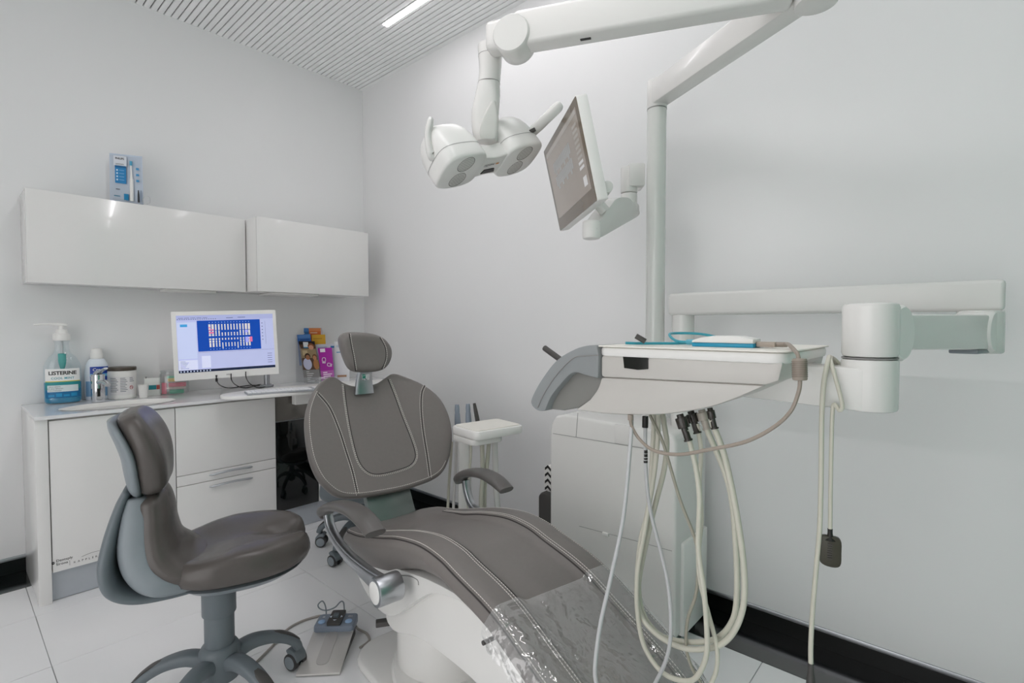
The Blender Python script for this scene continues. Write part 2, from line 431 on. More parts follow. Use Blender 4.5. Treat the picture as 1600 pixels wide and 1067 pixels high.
# wall cabinets
yl, yr = 3.2, 3.05
zt, zb = 1.824, 1.397
xl0, xl1 = xat(40.5, yl, 360), xat(384, yl, 400)
u1 = thing('wall_cabinet', 'long low white gloss wall cabinet on the left, with the toothbrush pack on top', 'cabinet', ((xl0+xl1)/2, YB, zb))
part('body', box(xl0, xl1-.001, yl+.02, YB-.001, zb+.002, zt, .001), M_CAB, u1)
part('door', box(xl0, xl1-.001, yl, yl+.018, zb, zt, .0015), M_CAB, u1)
part('under_light', box(xl0+.55, xl0+.8, yl+.05, YB-.06, zb-.012, zb+.002, .003), M_UNITW, u1)
xr0, xr1 = xat(401, yr, 400), xat(575.5, yr, 400)
xs0 = xat(385.5, yl, 400)
u2 = thing('wall_cabinet', 'shorter deeper white wall cabinet on the right, reaching the room corner', 'cabinet', ((xs0+xr1)/2, YB, zb))
part('body', box(xs0+.001, xr1-.002, yr+.02, YB-.001, zb+.002, zt, .001), M_CAB, u2)
part('door', box(xs0+.001, xr1, yr, yr+.018, zb, zt, .0015), M_CAB, u2)
part('under_light', box(xs0+.12, xs0+.4, yr+.06, YB-.08, zb-.010, zb+.002, .003), M_UNITW, u2)

# ================================================================== DENTAL CHAIR
PHI = math.radians(8)
CA = V3(math.cos(PHI), -math.sin(PHI), 0)      # across the chair
CB = V3(-math.sin(PHI), -math.cos(PHI), 0)     # towards the feet
CZ = V3(0, 0, 1)
CO = V3(1.136, 1.212, 0)
def CH(u, w_, z): return CO+CA*u+CB*w_+CZ*z
chair = thing('dental_chair', 'large dark grey leather dental chair with white base and silver arm struts', 'dental chair', tuple(CO))

# ---- seat and leg rest: one upholstered sweep
SP = [(-.56, .415), (-.48, .437), (-.36, .462), (-.2, .508), (-.08, .543), (.05, .565), (.16, .562), (.24, .545), (.35, .522), (.43, .495), (.53, .447), (.63, .40), (.71, .356), (.78, .30)]
SPS = np.array(cr(SP, 6))
def seat_z(w_): return float(np.interp(w_, SPS[:, 0], SPS[:, 1]))
def seat_hw(w_):
    return float(np.interp(w_, [-.56, -.5, -.42, -.2, .3, .6, .74, .78], [.19, .215, .222, .225, .225, .22, .20, .17]))
def seat_th(w_): return float(np.interp(w_, [-.56, -.45, -.3, -.15, .04, .2, .4, .7, .78], [.05, .075, .12, .125, .085, .06, .05, .05, .035]))
def sstep(x): x = min(1, max(0, x)); return x*x*(3-2*x)
def seat_top(u, w_):
    hw = seat_hw(w_); au = abs(u)
    ch = .016*(1-sstep((au-.095)/.035))*sstep((w_+.42)/.15)          # recessed middle channel
    dish = .01*(1-(au/hw)**2)*(1-sstep((w_+.1)/.3))
    edge = .03*max(0, (au/hw-.8)/.2)**2.2
    return seat_z(w_)-ch-dish-edge
def seat_ring(w_, k=1.0):
    hw = seat_hw(w_)*k; th = seat_th(w_)*k; ring = []
    z0 = seat_z(w_)
    for i in range(33):
        u = -hw+2*hw*i/32; ring.append((u, seat_top(u, w_)-(1-k)*.03))
    for t in np.linspace(.15, 1, 7): ring.append((hw*(1.0-.10*t*t), z0-.03-(th-.03)*t))
    for i in range(1, 8): ring.append((hw*.9*(1-2*i/8), z0-th))
    for t in np.linspace(1, .15, 7): ring.append((-hw*(1.0-.10*t*t), z0-.03-(th-.03)*t))
    return [CH(u, w_, z) for u, z in ring]
ws = [-.565, -.56]+list(np.linspace(-.545, .76, 88))+[.775, .781]
ks = [.90, .97]+[1]*88+[.97, .9]
part('seat_cushion', loft([seat_ring(a, k) for a, k in zip(ws, ks)]), M_LEATHER, chair, smooth=60)
def stitch(path, nrm, r=.0012, ln=.0055, gap=.0028):
    """row of short thread stitches laid along a path; nrm gives the lift direction"""
    pts = [np.array(p) for p in path]; seg = [np.linalg.norm(pts[i+1]-pts[i]) for i in range(len(pts)-1)]
    L = np.concatenate([[0], np.cumsum(seg)]); A = np.array(pts); g = G(); s = 0
    at = lambda q: V3(*[np.interp(q, L, A[:, k]) for k in range(3)])
    while s+ln < L[-1]:
        a, b_ = at(s), at(s+ln); t = b_-a; t /= np.linalg.norm(t)+1e-9
        n_ = np.array(nrm); sd = np.cross(t, n_); sd /= np.linalg.norm(sd)+1e-9
        g.add(G([a+sd*r, a-sd*r, a+n_*r*1.2, b_+sd*r, b_-sd*r, b_+n_*r*1.2], [(0, 3, 5, 2), (1, 2, 5, 4), (0, 2, 1), (3, 4, 5)])); s += ln+gap
    return g
su = CZ*.9+CB*.2; su = su/np.linalg.norm(su)
def seat_line(u, w0, w1, lift=.0012, n=60):
    return [CH(u(w_) if callable(u) else u, w_, seat_top(u(w_) if callable(u) else u, w_)+lift) for w_ in np.linspace(w0, w1, n)]
def chan(w_): return .118+.03*(1-sstep((w_+.42)/.25))
for s in (-1, 1):
    part('seam', tube(seat_line(lambda q: s*chan(q), -.38, .77, -.0008), .0024, 6, 0), M_SEAMD, chair)
    for off in (.0075, .017):
        part('stitching', stitch(seat_line(lambda q: s*(chan(q)+off), -.38, .77), su), M_STITCH, chair)
    part('edge_piping', tube(seat_line(lambda q: s*seat_hw(q)*.925, -.54, .77, .0), .0022, 6, 0), M_SEAMD, chair)
    part('stitching', stitch(seat_line(lambda q: s*(seat_hw(q)*.925-.007), -.54, .77), su), M_STITCH, chair)

# ---- backrest: oval pad traced on its own reclined plane
BT = math.radians(30)
BE = -CB*math.sin(BT)+CZ*math.cos(BT)
BN = CB*math.cos(BT)+CZ*math.sin(BT)
BO = CH(0, -.545, .528)
def bk(px, py, off=0.0):
    q = PL(px, py, BN, BO+BN*off); return ((q-BO) @ CA, (q-BO) @ BE)
bpx = [(478, 650), (480, 690), (489, 728), (508, 759), (540, 777), (600, 771), (650, 759), (688, 742), (703, 716), (708, 680), (702, 647), (687, 620), (662, 600), (634, 587), (616, 582), (604, 588), (590, 597), (570, 601), (552, 601), (537, 596), (524, 588), (513, 588), (497, 600), (485, 622)]
bout = cr([bk(*q) for q in bpx], 6, True)
bcen = np.mean(bout, 0)+V3(0, .02)[:2] if False else np.mean(np.array(bout), 0)
def back_dish(u, v): # front surface offset along BN: gentle scoop
    q = np.array([u, v])-bcen
    return -.028*max(0, 1-(q[0]/.30)**2)*max(0, 1-(q[1]/.42)**2)
def pad_rings(outline, cen, o, eu, ev, en, rings, dish):
    out = []
    for k, d in rings:
        r = []
        for p in outline:
            q = cen+(np.array(p)-cen)*k
            r.append(o+eu*q[0]+ev*q[1]+en*(d+dish(q[0], q[1])*min(1, max(0, (1.02-k)/.1))))
        out.append(r)
    return loft(out)
brings = [(.3, -.07), (.6, -.07), (.85, -.068), (.93, -.062), (.97, -.05), (.99, -.035), (1.0, -.018), (.995, -.008), (.985, -.002), (.965, .002), (.94, .004), (.9, .005), (.84, .005), (.76, .005), (.66, .005), (.54, .005), (.4, .005), (.26, .005), (.12, .005), (.02, .005)]
part('backrest', pad_rings(bout, bcen, BO, CA, BE, BN, brings, lambda u, v: back_dish(u, v)), M_LEATHER, chair, smooth=60)
def bsurf(px, py, lift=.0012):
    u, v = bk(px, py, .0); q = np.array([u, v])
    ang = math.atan2(*(q-bcen)[::-1])
    for _ in range(2):
        d = .005+back_dish(u, v); u, v = bk(px, py, d)
    return BO+CA*u+BE*v+BN*(.005+back_dish(u, v)+lift)
def bline(pp, sm=8, lift=.0014): return [bsurf(x_, y_, lift) for x_, y_ in cr(pp, sm)]
seams = [[(497, 615), (515, 637), (530, 672), (541, 706), (551, 738), (559, 774)],
         [(538, 600), (540, 620), (545, 655), (552, 690), (560, 718), (570, 733), (582, 740), (598, 740), (622, 734), (640, 727), (648, 717), (648, 704), (640, 680), (628, 650), (616, 617), (606, 592)],
         [(664, 602), (659, 614), (658, 638), (661, 672), (667, 710), (672, 747)]]
for i, pp in enumerate(seams):
    part('seam', tube(bline(pp, 8, -.0012), .0026, 6, 0), M_SEAMD, chair)
    for off in ((-3.2, 3.2) if i != 1 else (-5.5, -2.6)):
        q = cr(pp, 8); sh = []
        for k in range(len(q)):
            t = q[min(k+1, len(q)-1)]-q[max(k-1, 0)]; t = t/(np.linalg.norm(t)+1e-9); sh.append(q[k]+np.array([-t[1], t[0]])*(-off if i == 1 else off)*.62)
        part('stitching', stitch([bsurf(a, b_) for a, b_ in sh], BN, .0013), M_STITCH, chair)
edge = [BO+CA*q[0]+BE*q[1]+BN*.0042 for q in (bcen+(np.array(p)-bcen)*.955 for p in bout)]
k0 = int(len(edge)*.0)
part('stitching', stitch(edge[int(len(edge)*.94):]+edge[:int(len(edge)*.34)], BN, .0013), M_STITCH, chair)
# mounting plate under the backrest
part('back_bracket', obox(CH(.02, -.60, .47), CA, BE, BN, .10, .13, .018, .006), mat('bracket_grey', '87908d', .3, metal=.6), chair)
part('back_hinge', cyl(CH(-.14, -.52, .335), CH(.16, -.52, .335), .03, 20, .006), M_UNIT, chair)

# ---- headrest
HW_ = -.74
HO = CH(0, HW_, 1.0)
hpx = [(532, 531), (538, 557), (548, 577), (562, 582), (590, 580), (604, 572), (611, 556), (609, 541), (598, 528), (580, 521), (558, 519), (541, 520)]
hout = cr([((q-HO) @ CA, q[2]-1.0) for q in (PL(a, b_, CB, HO) for a, b_ in hpx)], 5, True)
hcen = np.mean(np.array(hout), 0)
hr = [(.3, -.07), (.7, -.068), (.9, -.055), (.98, -.035), (1.0, -.012), (.985, .008), (.95, .018), (.88, .024), (.75, .027), (.55, .026), (.3, .024), (.05, .023)]
head = part('headrest', pad_rings(hout, hcen, HO, CA, CZ, CB, hr, lambda u, v: 0), M_LEATHER, chair, smooth=60)
for pp in ([(546, 521), (549, 540), (553, 560), (556, 580)], [(594, 527), (602, 543), (603, 560), (597, 577)]):
    ln = [PL(a, b_, CB, HO+CB*.028) for a, b_ in cr(pp, 8)]
    part('seam', tube([p-CB*.002 for p in ln], .002, 6, 0), M_SEAMD, head)
    part('stitching', stitch([p+CA*.004 for p in ln], CB, .0013), M_STITCH, head)
part('headrest_stem', sweep([CH(-.005, -.775, .90), CH(-.005, -.775, .955), CH(-.005, -.765, 1.0), CH(-.005, -.76, 1.03)], CA, [.045, .038, .032, .03], [.012]*4), M_ALU, chair)
part('headrest_slide', obox(CH(-.005, -.762, .975), CA, CZ, CB, .018, .014, .006, .002), M_CHROME, chair)

# ---- arms
def arm(u, pad, strut, boss, side):
    part('armrest', sweep([CH(u, a, z) for a, z in pad], CA, [.020]+[.036]*(len(pad)-2)+[.034], [.010]+[.017]*(len(pad)-2)+[.012], 20, 8, 2.6), M_LEATHER if 0 else mat('armrest_skin', '625f5d', .3), chair)
    st = part('arm_strut', sweep([CH(u+side*.012, a, z) for a, z in strut], CA, [.016]*len(strut), [.011, .012, .014, .017, .021, .026, .034][-len(strut):], 16, 8, 4), M_ALU, chair)
    if boss:
        c0 = CH(u+side*.048, *boss); c1 = CH(u-side*.03, *boss)
        part('boss', cyl(c0, c1, .042, 32, .004), M_ALU, st)
        part('boss_cap', cyl(CH(u+side*.0505, *boss), CH(u+side*.045, *boss), .032, 32, .0015), M_UNITW, st)
arm(-.27, [(-.535, .487), (-.52, .515), (-.45, .55), (-.36, .574), (-.26, .585), (-.17, .578), (-.105, .558)], [(-.47, .515), (-.445, .475), (-.38, .445), (-.28, .428), (-.18, .424), (-.1, .424), (-.03, .424)], (-.015, .424), -1)
arm(.27, [(-.445, .530), (-.43, .552), (-.39, .580), (-.32, .600), (-.25, .606), (-.18, .596), (-.125, .575)], [(-.41, .545), (-.40, .50), (-.365, .45), (-.30, .43), (-.2, .424), (-.1, .424), (-.03, .424)], (-.015, .424), 1)

# ---- white underside, lifting arm and foot
def side_prism(pts, u0, u1, r): return prism(pts, CO, CB, CZ, CA, u0, u1, r, 3)
sh = cr([(-.47, .36), (-.40, .30), (-.30, .253), (-.2, .245), (-.11, .275), (0, .36), (.12, .44), (.25, .475), (.3, .49), (.1, .47), (-.1, .43), (-.3, .40)], 4, True)
part('seat_shell', side_prism(sh, -.205, .205, .02), M_UNIT, chair)
part('shell_seam', tube([PL(a, b_, CA, CH(-.2055, 0, 0)) for a, b_ in cr([(627, 899), (640, 900), (652, 906), (654, 914)], 5)], .0016, 6, 0), M_SEAM, chair)
la = cr([(-.26, .20), (-.16, .30), (-.03, .375), (.09, .42), (.19, .44), (.32, .425), (.43, .395), (.55, .345), (.66, .25), (.70, .10), (.66, .07), (.55, .13), (.42, .20), (.29, .24), (.09, .235), (-.05, .215), (-.2, .165)], 4, True)
part('lift_arm', side_prism(la, -.165, .165, .03), M_UNITW, chair)
tx = CH(0.02, -.14, 0)
part('turret', lathe([(.175, .03), (.18, .045), (.18, .19), (.165, .21), (.05, .215)], tx, 48, sx=1, sy=1), M_UNIT, chair)
part('base_plate', prism(rrect(-.24, .24, -.42, .62, .12, 8), CO, CA, CB, CZ, .0005, .03, .012, 3), M_UNIT, chair)
part('base_dome', lathe([(1, .028), (.97, .045), (.85, .055), (.1, .06)], CH(0, .02, 0), 48, CA, CB, CZ, sx=.22, sy=.36), M_UNIT, chair)
part('release_pedal', obox(PL(603, 972, CA, CH(-.15, 0, 0)), CA*.9+CB*.43, CA*-.43+CB*.9, CZ, .035, .014, .009, .003), M_DGREY, chair)
part('rail_clip', cyl(CH(-.215, .37, .42), CH(-.165, .37, .42), .006, 10), M_DGREY, chair)

# ---- clear plastic cover drawn over the leg rest
def cover():
    rings = []
    rnd = random.Random(3)
    ph = [(rnd.uniform(8, 60), rnd.uniform(20, 70), rnd.uniform(0, 6.28), rnd.uniform(.0004, .0016)) for _ in range(16)]
    W = np.linspace(.405, .81, 90); n = 70
    for w_ in W:
        hw = seat_hw(w_)+.006; row = []
        for j in range(n+1):
            s = -1.22+2.44*j/n; w2 = w_+.012*s
            wr = sum(A*math.sin(a*s*1.2+b_*w_*1.4+p_+2*math.sin(5*w_+3*s)) for a, b_, p_, A in ph)*(1.7 if s < -.2 else .8)*min(1, (w_-.405)/.05)
            if abs(s) <= 1:
                u = hw*s; ww = min(w2, .781); z = seat_top(max(-seat_hw(ww), min(seat_hw(ww), u)), ww)+.009+abs(wr)+max(0, w_-.781)*-.3
                z = max(z, seat_z(ww)-.02)
            else:
                t = (abs(s)-1)/.22; u = math.copysign(hw+.004+wr*1.5+.004*t, s); ww = min(w2, .781); z = seat_top(math.copysign(seat_hw(ww), s), ww)+.004-t*.03
            row.append(CH(u, w2, z))
        rings.append(row)
    v = [p for r in rings for p in r]; m = n+1
    return G(v, [(a*m+j, a*m+j+1, (a+1)*m+j+1, (a+1)*m+j) for a in range(len(W)-1) for j in range(n)])
solo('plastic_cover', cover(), clear_mat('clear_plastic', veil=.12, gloss=.15, rough=.07, bump=.7, bscale=9), 'clear crinkled plastic sheet over the foot end of the dental chair', 'plastic cover', smooth=180)

# ================================================================== STOOLS
def stool(loc, yaw, label, drop=0.0):
    t = thing('operator_stool', label, 'stool', loc, yaw, 'saddle stools on castors')
    L = dict(local=True); LEG0 = math.radians(18)
    X, Y, Z = V3(1, 0, 0), V3(0, 1, 0), V3(0, 0, 1)
    R = .245
    b = part('base_hub', lathe([(.045, .09), (.058, .1), (.058, .185), (.05, .2), (.04, .205)], n=28), M_GREY, t, **L)
    for k in range(5):
        a = LEG0+k*2*math.pi/5; dr = V3(math.cos(a), math.sin(a), 0); sd = V3(-math.sin(a), math.cos(a), 0)
        lg = part('leg', sweep([dr*.03+Z*.15, dr*.09+Z*.165, dr*.15+Z*.155, dr*.2+Z*.13, dr*.235+Z*.10, dr*.245+Z*.078], sd, [.026, .025, .024, .023, .021, .02], [.024, .021, .018, .016, .015, .014], 16, 6, 3), M_GREY, t, **L)
        pd = sweep([dr*.14+Z*.1735, dr*.19+Z*.154, dr*.225+Z*.13, dr*.248+Z*.106], sd, [.006, .016, .017, .012], [.0035]*4, 12, 6, 2.5)
        part('toe_pad', pd.mapv(lambda q: q), M_DGREY, t, **L)
        cdir = V3(math.cos(a+1.9+k*1.3), math.sin(a+1.9+k*1.3), 0); cs = np.cross(Z, cdir)
        c0 = dr*R+Z*.036+cdir*.012
        cs_ = part('caster', prism([(-.030, -.004), (-.028, .018), (-.012, .036), (.012, .04), (.024, .03), (.014, .016), (.006, -.002)], c0, cdir, Z, cs, -.022, .022, .004, 2), M_GREY, t, **L)
        for s in (-1, 1):
            wh = part('wheel', cyl(c0+cs*s*.008+Z*-.006, c0+cs*s*.026+Z*-.006, .029, 24, .003), M_RUBBER, t, **L)
            part('wheel_disc', cyl(c0+cs*s*.026+Z*-.006, c0+cs*s*.0275+Z*-.006, .022, 24, .0006), M_GREYL, t, **L)
    part('outer_column', cyl((0, 0, .19), (0, 0, .33), .042, 28, .003), M_GREY, t, **L)
    part('inner_column', cyl((0, 0, .30), (0, 0, .45-drop), .048, 28, .003), M_GREY, t, **L)
    dz = V3(0, 0, -drop)
    # seat with a cleft front
    N = 72; cen = (.045, 0)
    def rad(th):
        c, s = math.cos(th), math.sin(th)
        a = .225 if c > 0 else .19; b_ = .205
        r = 1/((abs(c)/a)**2.5+(abs(s)/b_)**2.5)**(1/2.5)
        if c > 0: r *= 1-.34*math.exp(-(math.atan2(s, c)/.16)**2)
        if c < 0: r *= 1-.06*(abs(c)**3)
        return r
    def seat_h(q, k):
        u, v = q; d = .0
        d += .018*math.exp(-((u+.05)/.1)**2)*(-1)*(1-min(1, (abs(v)/.2)**2))
        if u > .1: d -= .03*math.exp(-(v/.04)**2)*min(1, (u-.1)/.08)
        d += .012*min(1, abs(v)/.12)*(1 if u > .05 else max(0, 1+(u-.05)/.1))
        if u < -.07: d += .06*((-.07-u)/.08)**1.5*max(0, 1-(abs(v)/.16)**4)
        return d
    rings = []
    for k, z in ((.2, .452), (.75, .453), (.9, .457), (.97, .466), (1.0, .482), (1.0, .497), (.985, .512), (.955, .524), (.91, .532), (.84, .536), (.74, .537), (.62, .537), (.48, .537), (.34, .537), (.2, .537), (.05, .537)):
        r = []
        for i in range(N):
            th = 2*math.pi*i/N; q = (cen[0]+rad(th)*k*math.cos(th), rad(th)*k*math.sin(th))
            tilt = .03*(-(q[0]-.05))/.2 if 0 else 0
            r.append(V3(q[0], q[1], z+tilt+(seat_h(q, k) if z > .52 else .4*seat_h(q, k) if z > .505 else 0))+dz)
        rings.append(r)
    part('seat', loft(rings), M_STOOLL, t, smooth=180, **L)
    part('seat_pan', loft([[V3(cen[0]+rad(2*math.pi*i/N)*k*math.cos(2*math.pi*i/N), rad(2*math.pi*i/N)*k*math.sin(2*math.pi*i/N), z)+dz for i in range(N)] for k, z in ((.15, .40), (.5, .405), (.75, .425), (.9, .448), (.8, .452), (.2, .452))]), M_GREYL, t, smooth=60, **L)
    # lower back pad rising out of the seat
    def bp(u, z): return V3(u+.03, 0, z)+dz
    part('lower_back_pad', sweep([bp(-.06, .490), bp(-.115, .497), bp(-.165, .535), bp(-.182, .60), bp(-.185, .66), bp(-.192, .705), bp(-.196, .72)], Y, [.15, .165, .155, .135, .12, .105, .06], [.03, .042, .05, .048, .044, .036, .012], 28, 8, 2.6), M_STOOLL, t, smooth=180, **L)
    # upper back pad: curved wrap
    def curvpad(path, hw, ht, bend, p=2.6):
        g = sweep(path, Y, hw, ht, 36, 8, p)
        return g.mapv(lambda q: V3(q[0]+bend*(q[1]/.17)**2, q[1], q[2]))
    up = [bp(-.185, .715), bp(-.19, .735), bp(-.195, .78), bp(-.202, .83), bp(-.216, .88), bp(-.236, .925), bp(-.250, .947), bp(-.254, .955)]
    part('upper_back_pad', curvpad(up, [.06, .105, .128, .14, .143, .132, .10, .045], [.012, .038, .045, .046, .043, .036, .025, .008], .032), M_STOOLL, t, smooth=180, **L)
    us = [bp(-.220, .712), bp(-.230, .735), bp(-.238, .78), bp(-.245, .83), bp(-.259, .875), bp(-.277, .915), bp(-.288, .937)]
    part('upper_shell', curvpad(us, [.06, .103, .124, .136, .139, .128, .09], [.008, .018, .02, .02, .018, .014, .006], .032), M_GREYL, t, smooth=180, **L)
    ls = [bp(-.245, .735), bp(-.262, .69), bp(-.282, .61), bp(-.29, .54), bp(-.275, .485), bp(-.225, .45), bp(-.14, .435), bp(-.04, .43)]
    part('lower_shell', sweep(ls, Y, [.085, .10, .125, .145, .15, .14, .12, .09], [.012, .016, .02, .022, .022, .02, .016, .012], 28, 8, 3), M_GREY, t, smooth=180, **L)
    ls2 = [bp(-.222, .715), bp(-.222, .66), bp(-.222, .58), bp(-.205, .52), bp(-.165, .482), bp(-.09, .468)]
    part('shell_liner', sweep(ls2, Y, [.09, .118, .138, .155, .165, .15], [.03, .042, .05, .05, .042, .03], 28, 8, 3.5), M_GREYL, t, smooth=180, **L)
    part('height_lever', tube([V3(.02, .05, .43)+dz, V3(.03, .13, .425)+dz, V3(.03, .19, .42)+dz], .005, 8, 4), M_DGREY, t, **L)
    return t
stool((.565, 1.738, 0), math.radians(-20), 'dark grey saddle stool with grey shell standing in the left foreground')
stool((1.518, 2.434, 0), math.radians(42.7), 'dark grey saddle stool half hidden behind the dental chair, only castors showing', .13)

# ================================================================== DENTAL UNIT TOWER WITH POLE
TX0, TX1, TY0, TY1 = 1.75, 2.03, .775, 1.345
TZ = float(P(872, 646, 0, TX0)[2])
tw = thing('dental_unit', 'white dental unit tower against the right wall carrying a tall white pole', 'dental unit', ((TX0+TX1)/2, (TY0+TY1)/2, 0))
prof = [(TY0+.02, .035)]+[(TY0, .06), (TY0, TZ-.05), (TY0+.01, TZ-.02), (TY0+.04, TZ-.012), (TY1-.08, TZ), (TY1-.03, TZ-.012), (TY1-.006, TZ-.05), (TY1, TZ-.10), (TY1, .035)]
part('tower_body', prism(prof, (0, 0, 0), (0, 1, 0), (0, 0, 1), (1, 0, 0), TX0, TX1, .012, 3), M_UNIT, tw)
part('tower_foot', box(TX0+.02, TX1-.02, TY0+.03, TY1-.02, 0, .036), M_DGREY, tw)
def groove(pts, r=.0012): return tube([P(a, b_, 0, TX0-.0005) for a, b_ in pts], r, 6, 0)
part('panel_seam', groove([(864, 677), (900, 683)]), M_SEAM, tw)
part('panel_seam', groove([(900, 683), (903, 645)]), M_SEAM, tw)
part('panel_seam', groove([(900, 683), (961, 693), (1008, 701), (1040, 705)]), M_SEAM, tw)
part('flap', prism([(float(P(a, b_, 0, TX0)[1]), float(P(a, b_, 0, TX0)[2])) for a, b_ in ((961, 662), (1008, 669), (1008, 699), (961, 692))], (0, 0, 0), (0, 1, 0), (0, 0, 1), (1, 0, 0), TX0-.004, TX0+.004, .0015), M_UNIT, tw)
part('panel_seam', groove([(905, 822), (997, 846), (1050, 861)], .0009), M_SEAM, tw)
q = P(947, 834, 0, TX0); part('latch', box(TX0-.008, TX0+.002, q[1]-.014, q[1]+.014, q[2]-.006, q[2]+.006, .002), M_UNITW, tw)
part('side_cover', box(TX0+.05, TX1-.005, TY0-.012, TY0+.01, .05, .40, .006), M_UNITW, tw)
PX, PY, PR = 1.90, .935, .037
px_, py_ = PX, PY
PTOP = 2.10
part('pole', cyl((px_, py_, TZ-.02), (px_, py_, 2.045), PR, 40), mat('pole_white', 'd8dad6', .12, coat=.4), tw)
part('pole_collar', cyl((px_, py_, TZ-.012), (px_, py_, TZ+.02), PR+.012, 40, .004), M_UNIT, tw)

# ================================================================== OPERATING LAMP ON ITS ARMS
lamp = thing('operating_lamp', 'white twin-head operating lamp hanging from a long jointed overhead arm', 'dental lamp', (px_, py_, 2.045))
part('pole_ring', cyl((px_, py_, 2.0452), (px_, py_, 2.049), PR+.001, 40), M_SEAM, lamp)
AZT, AZB = 2.145, 2.055
jx, jy = 1.56, .32
d1 = V3(jx-px_, jy-py_, 0); d1 /= np.linalg.norm(d1); s1 = np.cross(V3(0, 0, 1), d1)
part('pole_head', cyl((px_, py_, 2.049), (px_, py_, AZT+.012), PR+.001, 40, .003), M_UNIT, lamp)
mid = (V3(px_, py_, 0)+V3(jx, jy, 0))/2
L1 = np.linalg.norm(V3(jx-px_, jy-py_, 0))
part('extension_arm', obox(mid+V3(0, 0, (AZT+AZB)/2+.004)+d1*.012, d1, s1, (0, 0, 1), L1/2+.01, PR*.93, (AZT-AZB)/2, .007), M_UNIT, lamp)
lx, ly = 1.206, 1.105
d2 = V3(lx-jx, ly-jy, 0); L2 = np.linalg.norm(d2); d2 /= L2; s2 = np.cross(V3(0, 0, 1), d2)
part('elbow', cyl((jx, jy, AZB-.012), (jx, jy, AZT+.07), .052, 36, .006), M_UNIT, lamp)
zc = 2.108
part('spring_arm', obox(V3(jx, jy, zc)+d2*(L2/2+.01), d2, s2, (0, 0, 1), L2/2-.045, .036, .052, .012, 3), M_UNIT, lamp)
part('arm_slot', obox(P(915, 61, 2, zc-.0525), d2, s2, (0, 0, 1), .016, .005, .002, .001), M_BPLAST, lamp)
J = V3(lx, ly, 0)
part('arm_knuckle', lathe([(.0, -.046), (.054, -.046), (.058, -.04), (.058, .04), (.054, .046), (.0, .046)], V3(lx, ly, zc-.018)-d2*.03, 40, d2, V3(0, 0, 1), s2), M_UNIT, lamp)
part('knuckle_block', obox(V3(lx, ly, zc-.005)+d2*.01, d2, s2, (0, 0, 1), .048, .034, .045, .016, 3), M_UNIT, lamp)
dl = float((V3(lx, ly, 0)+d2*.025-CAM) @ FW)
def LP(x_, y_, o=0.0): return D(x_, y_, dl+o)
part('neck', sweep([LP(766, 72), LP(766, 88), LP(766, 110), LP(764, 131)], RT, [.041, .039, .036, .036], [.036]*4, 28, 6, 2.2), M_UNIT, lamp)
part('neck_ring', sweep([LP(766, 88), LP(766, 88.7)], RT, .0395, .0365, 28, 0, 2.2), M_SEAM, lamp)
part('neck_ring', sweep([LP(764, 131), LP(764, 131.7)], RT, .037, .0365, 28, 0, 2.2), M_SEAM, lamp)
part('yoke', sweep([LP(764, 132), LP(762, 150), LP(758, 180), LP(758, 205), LP(760, 222)], RT, [.036, .041, .045, .042, .036], [.035, .033, .03, .026, .022], 28, 8, 2.6), M_UNIT, lamp)
part('yoke_inlay', sweep([LP(771, 158, -.036), LP(767, 180, -.033), LP(763, 205, -.030), LP(763, 217, -.026)], RT, [.006, .022, .028, .024], [.004]*4, 16, 8, 2.2), mat('unit_inlay', 'cfd0cb', .35), lamp)
# head: face normal points down towards the chair
lf = ray(760, 255); lf /= np.linalg.norm(lf); lr = RT-lf*(RT @ lf); lr /= np.linalg.norm(lr); lu = np.cross(lr, lf)
def camv(r, u, f): v = lr*r+lu*u+lf*f; return v/np.linalg.norm(v)
LN = camv(.517, -.744, -.42); LE = camv(.733, .132, .667); LE = LE-LN*(LE @ LN); LE /= np.linalg.norm(LE); LY = np.cross(LN, LE)
lc = D(768, 259, dl-.0)
def LW(a, b_, c): return lc+LE*a+LY*b_+LN*c
hd = part('lamp_bridge', prism(cr([(-.10, -.05), (0, -.045), (.10, -.05), (.11, 0), (.10, .05), (0, .035), (-.10, .05), (-.11, 0)], 5, True), lc, LE, LY, LN, -.055, -.002, .012, 3), M_UNITW, lamp)
part('bridge_slot', prism([(-.03, -.03), (.03, -.03), (.022, -.012), (-.022, -.012)], lc-LY*.004, LE, LY, LN, -.006, .0006), M_BPLAST, hd)
part('lamp_mark', text('LEDview', .0125, LW(-.037, .010, .0), LE, -LY, -.0006, bold=.0003), [M_DGREY], hd)
part('mark_accent', prism([(0, 0), (.012, 0), (.009, -.006), (-.003, -.006)], LW(.018, .010, 0), LE, LY, LN, 0, .0004), mat('orange_mark', 'd08a3a', .5), hd)
